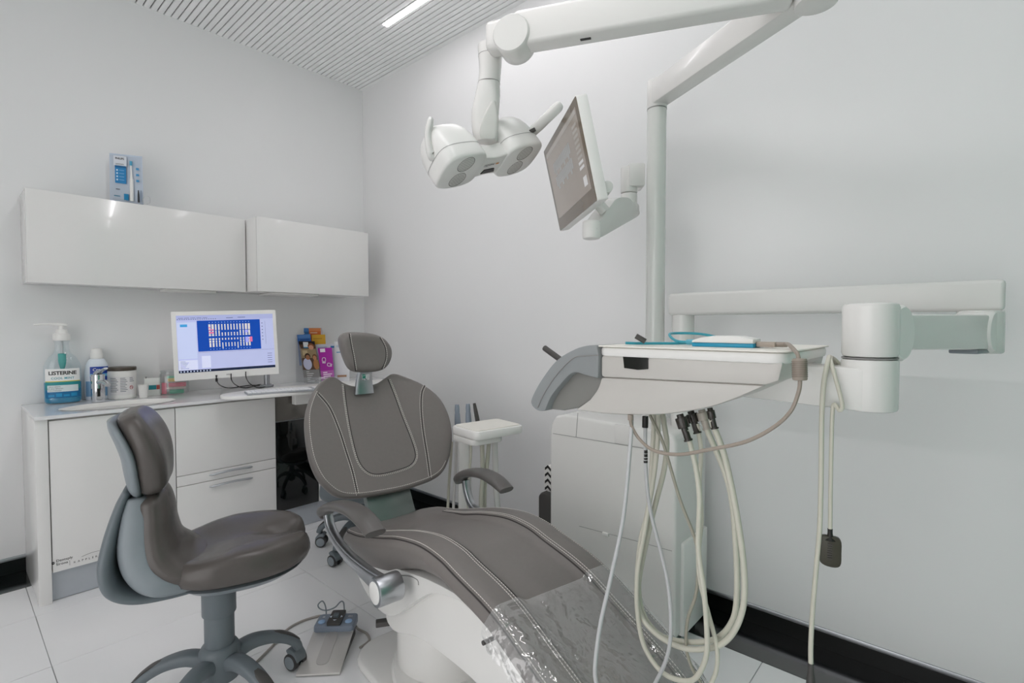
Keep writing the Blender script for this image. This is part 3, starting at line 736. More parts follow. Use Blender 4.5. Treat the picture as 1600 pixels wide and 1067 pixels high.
def pod(a0, mirror):
    out = cr([(-.068*mirror, -.062), (0, -.078), (.075*mirror, -.06), (.092*mirror, 0), (.075*mirror, .066), (0, .078), (-.068*mirror, .062), (-.078*mirror, 0)], 6, True)
    rings = [(.92, .003), (.975, .0), (1.0, -.008), (1.0, -.03), (.985, -.06), (.95, -.09), (.87, -.115), (.74, -.135), (.55, -.148), (.3, -.155), (.05, -.157)]
    g = loft([[LW(a0+p[0]*k, p[1]*k, d_) for p in out] for k, d_ in rings])
    pd = part('lamp_pod', g, M_UNITW, lamp, smooth=60)
    part('pod_seam', loft([[LW(a0+p[0]*k, p[1]*k, d_) for p in out] for k, d_ in ((1.0008, -.045), (1.002, -.0458), (1.0004, -.0466))], False), M_SEAM, pd, fix=False)
    for sy_, cm in ((-.034, 'a'), (.036, 'b')):
        cc = LW(a0+.006*mirror, sy_, .0)
        part('lens', lathe([(.0, .0028), (.029, .0028), (.0305, .0034), (.032, .0034), (.0325, -.004)], cc, 40, LE, LY, LN), mat('lens_grey', '827d78', .25), pd)
        g = G()
        for k in range(-6, 7):
            hw = math.sqrt(max(0, .028**2-(k*.0042)**2)); g.add(prism([(-hw, k*.0042-.0006), (hw, k*.0042-.0006), (hw, k*.0042+.0006), (-hw, k*.0042+.0006)], cc, LE, LY, LN, .0028, .0034))
        part('lens_ribs', g, mat('lens_rib', '96918c', .4), pd)
    return pd
pod(-.125, -1); pod(.125, 1)
hl = D(690, 222, dl-.13)
part('handle', sweep([D(688, 243, dl-.10), D(677, 246, dl-.13), D(671, 232, dl-.14), D(669, 212, dl-.14), D(672, 194, dl-.14), D(674, 185, dl-.14)], FW, [.02, .024, .022, .02, .018, .012], [.012, .014, .011, .010, .010, .007], 18, 8, 2.6), M_UNIT, lamp)
part('handle', tube([D(826, 210, dl+.09), D(838, 200, dl+.09), D(856, 183, dl+.09), D(872, 167, dl+.09), D(876, 163, dl+.09)], [.017, .018, .018, .018, .012], 18, 4), M_UNIT, lamp)
part('handle_joint', cyl(D(826, 207, dl+.06), D(836, 202, dl+.06), .007, 12), M_DGREY, lamp)

# ================================================================== PATIENT MONITOR
mon = thing('patient_monitor', 'white flat screen on a short swivel arm from the tall pole, tilted down', 'monitor', (px_, py_, 1.55))
c_tn, c_tf, c_bf, c_bn = D(898, 150, 1.53), D(849, 238, 2.02), D(876, 361, 2.02), D(935, 313, 1.53)
mc = (c_tn+c_tf+c_bf+c_bn)/4
mex = (c_tf+c_bf-c_tn-c_bn); mwid = np.linalg.norm(mex)/2; mex /= np.linalg.norm(mex)     # along the width, away from the camera
mey = (c_tn+c_tf-c_bn-c_bf); mey -= mex*(mey @ mex); mhei = np.linalg.norm(mey)/2; mey /= np.linalg.norm(mey)
mn = np.cross(mex, mey)
if mn @ (CAM-mc) < 0: mn = -mn
hw, hh = mwid/2, mhei/2
part('casing', prism(rrect(-hw, hw, -hh, hh, .006, 3), mc, mex, mey, mn, -.036, -.0005, .003), M_UNITW, mon)
part('bezel', prism(rrect(-hw+.002, hw-.002, -hh+.002, hh-.002, .005, 3), mc, mex, mey, mn, -.001, .0008), mat('bronze_bezel', '6f6150', .15, coat=.4), mon)
sc_ = part('screen', prism([(-hw+.026, -hh+.045), (hw-.026, -hh+.045), (hw-.026, hh-.024), (-hw+.026, hh-.024)], mc, mex, mey, mn, .0006, .0012), mat('dim_screen', '8c8279', .12, emit='8a8178', estr=.25, coat=.5), mon)
g = G(); sg = 1 if np.cross(mex, mey) @ mn > 0 else -1
def mq(a0, a1, b0, b1, mi): # screen fractions, a from the near edge
    W_, H_ = 2*(hw-.026), 2*hh-.069; x0, x1 = -(hw-.026)+W_*a0, -(hw-.026)+W_*a1; y0, y1 = -hh+.045+H_*b0, -hh+.045+H_*b1
    g.add(prism([(x0, y0), (x1, y0), (x1, y1), (x0, y1)], mc, mex, mey, mn, .0012, .0015), mi)
mq(.02, .98, .93, .985, 0)
for k in range(12):
    for r in range(2): mq(.3+.045*k, .334+.045*k, .42+.2*r-.05*((k % 3) == 1), .56+.2*r, 1)
for k in range(9): mq(.05, .16, .30+.065*k, .335+.065*k, 0 if k > 1 else 2)
mq(.05, .13, .08, .2, 2)
part('screen_image', g, [mat('scr_a', 'a39e98', .2, emit='a39e98', estr=.2), mat('scr_b', '9a9c9c', .2, emit='9a9c9c', estr=.2), mat('scr_c', 'c9c8c8', .2, emit='c9c8c8', estr=.25)], sc_, kind='stuff')
kc = D(947, 294, 1.62)
part('adjust_knob', cyl(kc-FW*.02, kc+FW*.03, .019, 28, .003), M_UNITW, mon)
bk_ = mc-mn*.04
part('back_mount', obox(mc-mn*.05-mey*.05, mex, mey, mn, .06, .06, .016, .008), M_UNIT, mon)
# arm: bracket on pole, swivel drum, lower arm with round end
bd = RT*-1; dp = float((V3(px_, py_, 0)-CAM) @ FW)
br0 = D(990, 276, dp-.01)
part('pole_bracket', obox(D(992, 277, dp), RT, FW, (0, 0, 1), .032, .04, .046, .006), M_UNIT, mon)
dc = D(983, 290, dp); 
part('swivel_drum', cyl((dc[0], dc[1], D(983, 262, dp)[2]), (dc[0], dc[1], D(983, 302, dp)[2]), .034, 32, .004), M_UNIT, mon)
part('swivel_drum', cyl((dc[0], dc[1], D(983, 303, dp)[2]), (dc[0], dc[1], D(983, 330, dp)[2]), .0325, 32, .003), M_UNIT, mon)
a0, a1 = D(984, 331, dp), D(925, 356, 1.78)
ad_ = a1-a0; ad_[2] = 0; aL = np.linalg.norm(ad_); ad_ /= aL; asd = np.cross(V3(0, 0, 1), ad_)
dzm = float(a1[2]-a0[2])
top = [(-.035, .012), (-.03, .03), (.0, .035), (.04, .03), (.09, .035), (aL*.55, dzm*.4+.06), (aL*.75, dzm*.7+.05), (aL, dzm+.02), (aL+.02, dzm)]
bot = [(aL+.015, dzm-.03), (aL-.01, dzm-.035), (aL*.6, dzm*.62-.032), (aL*.3, dzm*.3-.03), (-.03, -.012)]
part('swivel_arm', prism(cr(top+bot, 4, True), a0, ad_, V3(0, 0, 1), asd, -.028, .028, .008, 2), M_UNIT, mon)
part('arm_end', cyl(a1-V3(0, 0, .04)+ad_*.005, a1+V3(0, 0, .024)+ad_*.005, .031, 28, .008), M_UNITW, mon)
part('mount_link', tube([D(945, 330, 1.80), lerp(D(945, 330, 1.80), mc-mn*.05-mey*.06, .6), mc-mn*.05-mey*.06], .02, 14, 4), M_UNIT, mon)

# ================================================================== DELIVERY TABLE ON ITS ARMS
DX = .99
dt = thing('delivery_table', 'white dentist delivery table with grey hand grip on a long folding arm', 'delivery table', (1.9, .82, TZ))
def ty(a, b_, xx=DX):
    q_ = P(a, b_, 0, xx); return (float(q_[1]), float(q_[2]))
YZ = ((0, 0, 0), (0, 1, 0), (0, 0, 1), (1, 0, 0))
sx_, sy_ = 1.9, .82
part('support_post', cyl((sx_, sy_, TZ-.03), (sx_, sy_, 1.24), .041, 36, .003), M_UNIT, dt)
part('upper_arm', box(sx_-.043, sx_+.043, -.068, sy_+.043, 1.238, 1.322, .012, 3), M_UNIT, dt)
ex_, ey_ = 1.88, -.02
part('elbow', cyl((ex_, ey_, 1.125), (ex_, ey_, 1.24), .05, 36, .006), M_UNIT, dt)
kx, ky = 1.21, .145
ar = V3(kx-ex_, ky-ey_, 0); aL2 = np.linalg.norm(ar); ar /= aL2; asx = np.cross(V3(0, 0, 1), ar)
part('lower_arm', prism([(.035, 1.135), (.035, 1.228), (aL2-.05, 1.222), (aL2-.05, 1.152), (.10, 1.138)], (ex_, ey_, 0), ar, (0, 0, 1), asx, -.034, .034, .008), M_UNIT, dt)
part('elbow_cap', lathe([(0, -.04), (.05, -.04), (.054, -.034), (.054, .034), (.05, .04), (0, .04)], V3(ex_, ey_, 1.183)+ar*.03, 36, ar, V3(0, 0, 1), asx), M_UNITW, dt)
part('arm_tail', obox(V3(ex_, ey_, 1.133)+ar*.075, ar, asx, (0, 0, 1), .06, .03, .006, .004), M_GREYL, dt)
part('swivel_head', cyl((kx, ky, 1.138), (kx, ky, 1.243), .047, 40, .008), M_UNIT, dt)
part('swivel_cheek', lathe([(0, -.042), (.05, -.042), (.055, -.036), (.055, .036), (.05, .042), (0, .042)], V3(kx, ky, 1.185)-ar*.045, 36, ar, V3(0, 0, 1), asx), M_UNITW, dt)
part('swivel_seam', cyl((kx, ky, 1.1355), (kx, ky, 1.138), .0465, 40), M_SEAM, dt)
part('swivel_base', cyl((kx, ky, 1.035), (kx, ky, 1.1355), .0475, 40, .006), M_UNIT, dt)
saddle = cr([(ky+.0, 1.120), (ky+.07, 1.118), (ky+.105, 1.122), (ky+.13, 1.138)], 4)
part('mounting_beam', prism([(ky, 1.036)]+[(float(a), float(b_)) for a, b_ in saddle]+[(ky+.36, 1.13), (ky+.36, 1.07), (ky+.25, 1.045)], *YZ, kx-.0475, kx+.0475, .008), M_UNIT, dt)
# tray
zr0, zr1 = ty(935, 555)[1]-.002, ty(932, 542)[1]
y0_, y1_ = ty(1230, 550)[0], ty(932, 542)[0]
XB = 1.345
rim = part('tray_rim', prism(rrect(DX, XB, y0_, y1_, .03, 6), (0, 0, 0), (1, 0, 0), (0, 1, 0), (0, 0, 1), zr0, zr1, .006, 2), M_UNITW, dt)
part('tray_body', prism([ty(936, 555), ty(1224, 563), ty(1216, 597), ty(1194, 603), ty(936, 590)], *YZ, DX+.006, XB-.01, .008, 2), M_TRAYG, dt)
belly = [ty(936, 590), ty(1194, 603)]+[tuple(p) for p in cr([ty(1148, 623), ty(1106, 637), ty(1054, 646), ty(1015, 649), ty(950, 648), ty(895, 641)], 4)]+[tuple(p) for p in cr([ty(917, 626), ty(930, 608), ty(936, 590)], 4)[:-1]]
part('tray_belly', prism(belly, *YZ, DX+.009, XB-.06, .006, 2), M_TRAYG, dt)
part('window', prism([ty(972, 557), ty(1011, 557), ty(1011, 577), ty(995, 578), ty(974, 575)], *YZ, DX+.0035, DX+.02), mat('dark_window', '0d0f08', .1), dt)
band = [ty(a, b_) for a, b_ in cr([(933, 540), (917, 540), (895, 547), (869, 564), (846, 594), (832, 620), (831, 632), (840, 641), (852, 642)], 5)]+[ty(a, b_) for a, b_ in cr([(854, 637), (862, 619), (877, 600), (890, 586), (901, 582), (915, 586), (935, 591)], 5)]+[ty(936, 556)]
gr = part('hand_grip', prism(band, *YZ, DX-.002, 1.27, .007, 2), M_HANDLE, dt)
part('grip_panel', prism([ty(a, b_) for a, b_ in [(842, 640)]+list(map(tuple, cr([(858, 610), (890, 580), (915, 582), (935, 588), (934, 603), (917, 626), (895, 639)], 4)))+[(872, 643)]], *YZ, DX+.022, 1.25, .004, 2), mat('grip_grey_dark', '83837f', .5), gr)
part('grip_line', tube([P(a, b_, 0, DX-.0035) for a, b_ in cr([(840, 637), (850, 615), (870, 585), (895, 560), (912, 556), (935, 555)], 5)], .0012, 6, 0), M_SEAM, gr)
part('lever', cyl(P(850, 543, 0, 1.24), P(925, 598, 0, 1.24), .009, 14, .003), M_DGREY, dt)
M_MAT = mat('silicone_mat', 'efece4', .45)
part('tray_mat', prism(rrect(DX-.004, XB+.004, y0_-.003, y1_+.002, .02, 4), (0, 0, 0), (1, 0, 0), (0, 1, 0), (0, 0, 1), zr1+.0005, zr1+.0035, .001, 1), M_MAT, dt)
TT = zr1+.0036
# hoses under the table: thing > part
HX = 1.06
def hose(name, pts, r, m, xx=HX, xs_=None, **k):
    path = [P(a, b_, 0, (xs_[i] if xs_ else xx)) for i, (a, b_) in enumerate(pts)]
    return part(name, tube(path, r, 10, 8), m, dt, smooth=60, **k)
hose('hose', [(987, 650), (986.6, 668), (984.5, 700), (974, 808), (953, 909), (938, 976), (930, 1039), (932, 1070), (937, 1100)], .0042, M_HOSEG, xs_=list(np.linspace(1.03, .80, 9)))
hb = hose('hose', [(1008, 650), (1008.4, 670), (1008.8, 725), (1016, 796), (1037, 880), (1046, 930), (1048, 989), (1041, 1030), (1024, 1067), (1010, 1090)], .0042, M_HOSEG, 1.045)
q0, q1 = P(1008, 668, 0, 1.045), P(1008.4, 650, 0, 1.045); part('hose_plug', cyl(q0, q1, .0068, 14, .001), M_BPLAST, dt)
for a, b_ in ((703, 708), (709, 713.5), (715, 718), (719.5, 723)):
    part('print_band', cyl(P(1008.7, a, 0, 1.045), P(1008.9, b_, 0, 1.045), .00445, 12), M_BPLAST, hb)
hose('hose', [(1022, 645), (1022, 660), (1020, 704), (1014, 788), (1001, 846), (996, 905), (999, 955), (1024, 989), (1066, 1012), (1112, 1012), (1142, 993), (1160.5, 951), (1162.6, 892), (1152, 808), (1133, 716), (1116, 668), (1112, 655)], .0062, M_HOSE, xs_=list(np.linspace(1.12, 1.05, 17)))
hose('hose', [(1035, 645), (1039, 670), (1042, 695), (1037, 737), (1020, 804), (1003, 880), (998, 922), (1007, 963), (1033, 993), (1075, 1003), (1116, 999), (1141, 976), (1151, 938), (1150, 855), (1139, 758), (1104, 670), (1100, 658)], .0062, M_HOSE, xs_=list(np.linspace(1.14, 1.075, 17)))
hose('hose', [(1015, 648), (1022, 662), (1037, 695), (1062, 779), (1087, 846), (1090.5, 892), (1087, 930), (1074.6, 968), (1072, 1010), (1081, 1043), (1095, 1067), (1105, 1090)], .0036, mat('olive_hose', 'a5a294', .45), 1.09)
hose('hose', [(1072, 672), (1076.7, 687), (1087, 729), (1093, 779), (1091, 855), (1099.7, 922), (1104, 976), (1104, 1022), (1091, 1054), (1074, 1064), (1045, 1057), (1024, 1039), (1005, 1005), (996, 955), (996, 895), (1007, 830), (1022, 740), (1028, 680), (1028, 648)], .0056, M_HOSE, xs_=list(np.linspace(1.03, 1.10, 19)))
hose('hose', [(1089, 662), (1091, 674), (1095.5, 704), (1093, 758), (1096, 813), (1091, 871), (1095, 913), (1108, 963), (1120, 1010), (1120, 1043), (1112, 1066), (1100, 1085)], .0048, M_HOSE, 1.075)
M_SMOKE = mat('smoked_connector', '332f2a', .2, coat=.3)
for i, (a0_, b0_, a1_, b1_, m_) in enumerate(((1062, 655, 1076, 689, M_SMOKE), (1079, 650, 1090, 677, M_SMOKE), (1096, 648, 1105, 671, mat('pale_connector', 'b3aca2', .3)), (1109, 645, 1117, 670, M_SMOKE))):
    xx = (1.03, 1.075, 1.075, 1.05)[i]
    A_, B_ = P(a0_, b0_-8, 0, xx), P(a1_, b1_, 0, xx); t_ = B_-A_
    cn = part('connector', cyl(A_, B_, .0072 if i < 3 else .0055, 16, .001), m_, dt)
    part('connector_nut', cyl(A_+t_*.12, A_+t_*.52, .0125 if i < 3 else .008, 16, .0015), m_, cn)
    part('connector_lip', cyl(A_+t_*.93, A_+t_*1.0, .009 if i < 3 else .008, 16), m_, cn)

# sensor interface box on the tray, with its cables
sb = thing('sensor_box', 'white and blue usb interface box with a teal sensor cable on the delivery table', 'usb box', tuple(P(1135, 540, 2, TT)))
bx = float(P(1135, 541, 2, TT)[0])
c0 = P(1088, 541, 0, 1.10); c1_ = P(1183, 541, 0, 1.10); ya, yb = c1_[1], c0[1]
part('box_base', box(1.075, 1.125, ya, yb, TT, TT+.0085, .002), M_BLUE, sb)
part('box_lid', prism([(ya, TT+.0086), (ya, TT+.018), (ya+.018, TT+.021), (ya+.03, TT+.0235), (yb-.045, TT+.0235), (yb-.02, TT+.020), (yb, TT+.013), (yb, TT+.0086)], *YZ, 1.074, 1.126, .003, 2), M_UNITW, sb)
part('cable_boot', cyl((1.10, yb-.002, TT+.009), (1.10, yb+.022, TT+.008), .006, 12, .001), mat('teal_boot', '5fb0c4', .4), sb)
tc_ = [(1.10, yb+.02, TT+.008), (1.11, yb+.05, TT+.010), (1.14, yb+.08, TT+.022), (1.19, yb+.09, TT+.026), (1.23, yb+.04, TT+.024), (1.24, yb-.01, TT+.012), (1.20, yb-.02, TT+.006), (1.15, yb+.02, TT+.005), (1.08, yb+.06, TT+.005), (1.04, yb+.10, TT+.005), (1.015, yb+.125, TT+.006)]
part('sensor_cable', tube(tc_, .0032, 8, 8), mat('teal_cable', '3f9fb0', .4), sb)
tp = V3(1.03, yb+.085, TT+.010)
part('cable_tip', cyl(tp, tp+V3(-.01, .018, .012), .006, 12, .001), M_DGREY, sb)
part('plug', box(1.088, 1.112, ya-.036, ya-.001, TT+.002, TT+.0125, .002), mat('plug_taupe', 'b1a498', .4), sb)
part('plug_boot', cyl((1.10, ya-.034, TT+.0075), (1.10, ya-.055, TT+.0075), .005, 12), M_TAUPE, sb)
cpath = [V3(1.10, ya-.052, TT+.0075), P(1232, 538, 0, 1.06), P(1243, 549, 0, .992), P(1247, 556, 0, .978), P(1249, 575, 0, .976), P(1250, 597, 0, .976), P(1247, 615, 0, .976), P(1235, 643, 0, .976), P(1208, 668, 0, .976), P(1165, 690, 0, .976), P(1110, 702, 0, .978), P(1060, 710, 0, .985), P(1022, 704, 0, .99), P(1000, 687, 0, .995), P(988, 668, 0, 1.0), P(985, 655, 0, 1.0), P(985, 650, 0, 1.0)]
part('usb_cable', tube(cpath, .0036, 8, 8), M_TAUPE, sb)
fb = [P(1249, 560, 0, .976), P(1250, 594, 0, .976)]
part('ferrite_bead', cyl(fb[0], fb[1], .0115, 20, .002), M_TAUPE, sb)
for k in range(9):
    a_ = lerp(fb[0], fb[1], .12+.085*k); part('bead_rib', cyl(a_, a_+(fb[1]-fb[0])*.03, .0122, 20), mat('taupe_dark', '84796e', .5), sb)
part('cable_socket', cyl(P(985, 648, 0, 1.0), P(985, 656, 0, 1.0), .006, 12), M_TAUPE, sb)

# cords hung over the beam
cx_ = 1.152
co = thing('xray_sensor', 'dark square sensor dangling on a cream cord looped over the white beam', 'sensor', tuple(P(1297, 880, 0, cx_)))
part('cord', tube([P(1297, 830, 0, cx_), P(1298, 750, 0, cx_), P(1300, 660, 0, cx_), P(1303, 632, 0, cx_), P(1312, 641, 0, cx_-.006), P(1316, 632, 0, cx_-.008), P(1308, 600, 0, cx_-.006), P(1301, 575, 0, cx_), P(1298, 562, 0, kx-.02), P(1301, 559, 0, kx+.03), P(1312, 570, 0, kx+.055), P(1316, 590, 0, kx+.057)], .0038, 10, 8), M_HOSE, co)
q_ = P(1297, 860, 0, cx_)
part('sensor_neck', tube([P(1297, 826, 0, cx_), P(1297, 836, 0, cx_), P(1297, 843, 0, cx_)], [.0045, .005, .011], 12, 3), M_BPLAST, co)
part('sensor', prism(cr([(-.0165, .026), (.0, .029), (.0165, .025), (.0185, 0), (.0165, -.026), (0, -.031), (-.0165, -.024), (-.0175, 0)], 4, True), q_, V3(.25, -.97, 0), V3(0, 0, 1), V3(.97, .25, 0), -.006, .006, .002), mat('sensor_dark', '3c3a2e', .35), co)
for k in range(7): part('sensor_rib', obox(q_+V3(0, .001, .014-.0045*k)-V3(.0068, .0018, 0), V3(.25, -.97, 0), V3(0, 0, 1), V3(.97, .25, 0), .004, .0009, .0006), M_DGREY, co)
co2 = thing('handpiece_cord', 'long cream cord hanging over the beam down to a black tip near the floor', 'cord', tuple(P(1267, 1067, 0, cx_)))
part('cord', tube([P(1267, 1043, 0, cx_-.012), P(1267, 1005, 0, cx_-.012), P(1270, 950, 0, cx_-.012), P(1276, 880, 0, cx_-.012), P(1281, 820, 0, cx_-.012), P(1283, 740, 0, cx_-.012), P(1284, 650, 0, cx_-.01), P(1287, 600, 0, cx_-.008), P(1292, 572, 0, cx_), P(1295, 560, 0, kx-.02), P(1297, 558, 0, kx+.03), P(1306, 570, 0, kx+.055), P(1310, 590, 0, kx+.057)], .0046, 10, 8), M_HOSE, co2)
part('tip', tube([P(1267, 1036, 0, cx_-.012), P(1267, 1050, 0, cx_-.012), P(1267, 1066, 0, cx_-.012), P(1267, 1090, 0, cx_-.012)], [.0055, .006, .0085, .0085], 14, 3), M_DGREY, co2)

# ================================================================== ASSISTANT TRAY
AT = D(765, 668, 2.35); ath = float(AT[2])
at = thing('assistant_tray', 'small white rounded instrument tray with three instruments behind the chair armrest', 'instrument tray', (AT[0], AT[1], 0))
def AQ(x_, y_): return P(x_, y_, 2, ath+.014)
k1, k2, k3, k4 = AQ(706, 664), AQ(744, 676), AQ(820, 664), AQ(777, 652)
exa = (k3-k2); exa /= np.linalg.norm(exa); eya = (k1-k2); eya -= exa*(eya @ exa); La, Lb = np.linalg.norm(k3-k2), np.linalg.norm(eya); eya /= Lb
part('tray_body', prism(rrect(0, La, 0, Lb, .03, 5), k2, exa, eya, V3(0, 0, 1), -.038, 0, .008, 2), M_UNITW, at)
part('tray_mat', prism(rrect(.012, La-.012, .012, Lb-.012, .02, 5), k2, exa, eya, V3(0, 0, 1), .0003, .004, .001, 1), M_MAT, at)
part('tray_tray', prism(rrect(.0, La*.62, .02, Lb-.0, .03, 5), k2, exa, eya, V3(0, 0, 1), -.065, -.038, .006, 2), M_UNIT, at)
def AD(x_, y_, t=2.38): return D(x_, y_, t)
cb = AD(726, 700, 2.42)
part('column', sweep([V3(cb[0], cb[1], .03), V3(cb[0], cb[1], .4), V3(cb[0], cb[1], ath-.05)], RT, .031, .025, 20, 4, 3), M_UNIT, at)
part('column_foot', lathe([(.12, 0), (.12, .012), (.10, .02), (.035, .03)], V3(cb[0], cb[1], .001), 36), M_UNIT, at)
M_TIP = mat('instrument_blue_grey', '8d97a3', .4)
for a, b0_, b1_ in ((714, 632, 660), (731, 631, 658)):
    p0, p1 = AD(a+1, b1_, 2.52), AD(a, b0_, 2.52); L_ = p1-p0
    part('instrument', tube([p0-L_*.5, p0, p0+L_*.25, p0+L_*.5, p0+L_*.52, p0+L_*.75, p1], [.014, .015, .014, .0125, .0115, .012, .0095], 16, 3), M_TIP, at)
p0, p1 = AD(747, 662, 2.50), AD(741, 630, 2.50)
part('instrument', tube([p0-(p1-p0)*.5, p0, lerp(p0, p1, .6), p1], [.010, .011, .010, .007], 14, 3), M_DGREY, at)
part('instrument_holder', obox(AD(732, 668, 2.50), RT, V3(0, 0, 1), FW, .06, .014, .022, .006), M_UNIT, at)
def ah(pts, r, m, t=2.44): part('hose', tube([D(a, b_, t) for a, b_ in pts], r, 10, 8), m, at)
ah([(706, 690), (704, 720), (701, 765), (699, 810), (697, 850)], .007, M_HOSE, 2.5)
ah([(713, 690), (712, 730), (709, 780), (708, 830)], .007, M_UNIT, 2.48)
ah([(735, 687), (736, 710), (733, 740), (731, 780), (730, 830)], .0055, M_HOSE, 2.40)
ah([(753, 690), (754, 720), (754, 750), (752, 780), (751, 840)], .011, M_HOSE, 2.42)
ah([(764, 690), (761, 725), (758, 750), (757, 790), (757, 840)], .010, M_HOSE, 2.44)
ah([(773, 684), (774, 720), (775, 760), (778, 800), (779, 850)], .014, M_UNIT, 2.45)
for a in (753.5, 764): part('hose_collar', cyl(D(a, 684, 2.43), D(a, 691, 2.43), .0135, 18, .002), M_BPLAST, at)

# ================================================================== BAG BEHIND THE TOWER
bgp = P(856, 800, 0, 1.96)
bg = thing('bag', 'dark bag with a black and white zigzag patch leaning behind the white tower', 'bag', (1.97, float(bgp[1])+.02, 0))
yb0 = float(P(850, 780, 0, 1.95)[1])
zt_ = float(P(850, 764, 0, 1.95)[2])
part('bag_body', prism(rrect(yb0-.26, yb0, .002, zt_, .03, 5), *YZ, 1.90, 2.03, .015, 2), M_DGREY, bg)
zz0, zz1 = zt_+.001, float(P(855, 724, 0, 1.95)[2])
yz1 = float(P(854, 745, 0, 1.95)[1])
pp = part('patterned_top', prism(rrect(yz1-.22, yz1, zz0, zz1, .03, 5), *YZ, 1.92, 2.01, .012, 2), M_UNITW, bg)
g = G(); rows = 4; hh_ = (zz1-zz0)/rows
for r in range(rows):
    for k in range(5):
        y2 = yz1-.014-.034*k; z2 = zz0+.008+hh_*r
        g.add(prism([(y2, z2), (y2-.017, z2+hh_*.45), (y2-.034, z2), (y2-.034, z2+hh_*.4), (y2-.017, z2+hh_*.85), (y2, z2+hh_*.4)], *YZ, 1.9185, 1.9205))
part('zigzag_print', g, M_BPLAST, pp)

# ================================================================== ON THE COUNTER
def facing(p):
    d_ = np.array(p)-CAM; d_[2] = 0; d_ /= np.linalg.norm(d_)
    return V3(d_[1], -d_[0], 0), -d_           # right, towards viewer
def wrap(o_, ex_a, en_a, a, b_, p=2.0, lift=.0006, sc_w=1.0):
    """maps (arc position s, height z) on an elliptic body to world"""
    def fn(s, z, k=1.0):
        t_ = max(-.97, min(.97, s*sc_w/a)); n_w = (1-abs(t_)**p)**(1/p)
        return o_+ex_a*(a*t_)*k+en_a*((b_*n_w+lift)*k+(k-1)*.04)+V3(0, 0, z)
    return fn
def patch(fn, s0, s1, z0, z1, n=14, k=1.0):
    v = [fn(s0+(s1-s0)*i/n, z, k) for z in (z0, z1) for i in range(n+1)]
    return G(v, [(i, i+1, n+2+i, n+1+i) for i in range(n)])
def wtext(fn, s, size, s0, z0, bold=0, k=1.0, align='CENTER', space=1.0):
    g_ = text(s, size, (0, 0, 0), (1, 0, 0), (0, 1, 0), 0, align, bold, space)
    return g_.mapv(lambda q: fn(s0+q[0], z0+q[1], k))

# blue mouthwash bottle with pump
bp_ = V3(xat(99, 3.35, 626), 3.35, ZC+.0005); R_, N_ = facing(bp_)
mb = thing('mouthwash_bottle', 'large clear pump bottle of blue mouthwash with white label at the counter end', 'bottle', tuple(bp_))
bw, bt = .0715, .040
body = [(.9, 0), (.98, .006), (1.0, .02), (1.0, .165), (.98, .185), (.9, .205), (.72, .228), (.5, .245), (.40, .262), (.37, .285), (.37, .30), (.44, .303), (.44, .309), (.3, .311)]
part('bottle_body', lathe(body, bp_, 40, R_, N_, sx=bw, sy=bt, p=2.5), clear_mat('clear_bottle', tint=(.94, .97, .98), veil=.03, gloss=.06, rough=.03), mb, smooth=60)
part('mouthwash', lathe([(.88, .004), (.96, .01), (.975, .022), (.975, .105), (.3, .1052)], bp_, 40, R_, N_, sx=bw, sy=bt, p=2.5), mat('mouthwash_blue', '1687ae', .1, spec=.6), mb, smooth=60)
fn = wrap(bp_, R_, N_, bw, bt, 2.5)
wd = .064
lb = part('label', patch(fn, -wd, wd, .110, .172), mat('label_white', 'f0f0ee', .4), mb, smooth=60, fix=False)
part('label_stripe', patch(fn, -wd, wd, .1085, .1125, k=1.004), mat('label_yellow', 'd9c84a', .4), lb, fix=False)
part('label_band', patch(fn, -wd, wd, .070, .1085, k=1.003), mat('label_teal', '2d8f93', .4), lb, fix=False)
part('label_lower', patch(fn, -wd, wd, .030, .0695, k=1.003), mat('label_blue', '1f6fa0', .4), lb, fix=False)
part('label_box', patch(fn, -.057, .057, .060, .092, k=1.006), mat('label_pale', 'd9e4e6', .4), lb, fix=False)
for k in range(4): part('label_shape', patch(fn, -.054+.028*k, -.032+.028*k, .036, .046+.006*(k % 2), k=1.006), mat('label_mid', '2b93c4', .4), lb, fix=False)
part('lettering', wtext(fn, 'LISTERINE', .0245, 0, .1435, .0007, 1.008, space=.95), M_BPLAST, lb)
part('lettering', wtext(fn, 'COOL MINT', .0145, 0, .1215, .0002, 1.008, space=1.1), mat('mint_print', '2f9aa8', .4), lb)
for k in range(3): part('lettering', wtext(fn, ['KILLS GERMS', 'FOR BAD BREATH', 'MOUTHWASH'][k], .0075, -.03, .082-.009*k, 0, 1.009), M_DGREY, lb)
part('pump_collar', lathe([(.9, .309), (1, .312), (1, .34), (.75, .345), (.62, .365), (.55, .366)], bp_, 28, R_, N_, sx=.034, sy=.034), M_UNITW, mb)
part('pump_stem', cyl(bp_+V3(0, 0, .365), bp_+V3(0, 0, .383), .011, 16), M_UNITW, mb)
part('pump_spout', sweep([bp_+V3(0, 0, .385)+R_*.022, bp_+V3(0, 0, .389), bp_+V3(0, 0, .391)-R_*.05, bp_+V3(0, 0, .387)-R_*.10], N_, [.012, .014, .011, .007], [.006, .008, .006, .004], 16, 6, 2.4), M_UNITW, mb)
part('dip_tube', tube([bp_+V3(0, 0, .31), bp_+V3(0, 0, .22), bp_+V3(0, 0, .05)], .005, 10, 2), M_HOSEG, mb)
part('pump_barrel', lathe([(.006, .16), (.014, .195), (.016, .21), (.016, .245), (.008, .247)], bp_, 20, R_, N_), mat('teal_barrel', '2ea7a0', .3), mb)

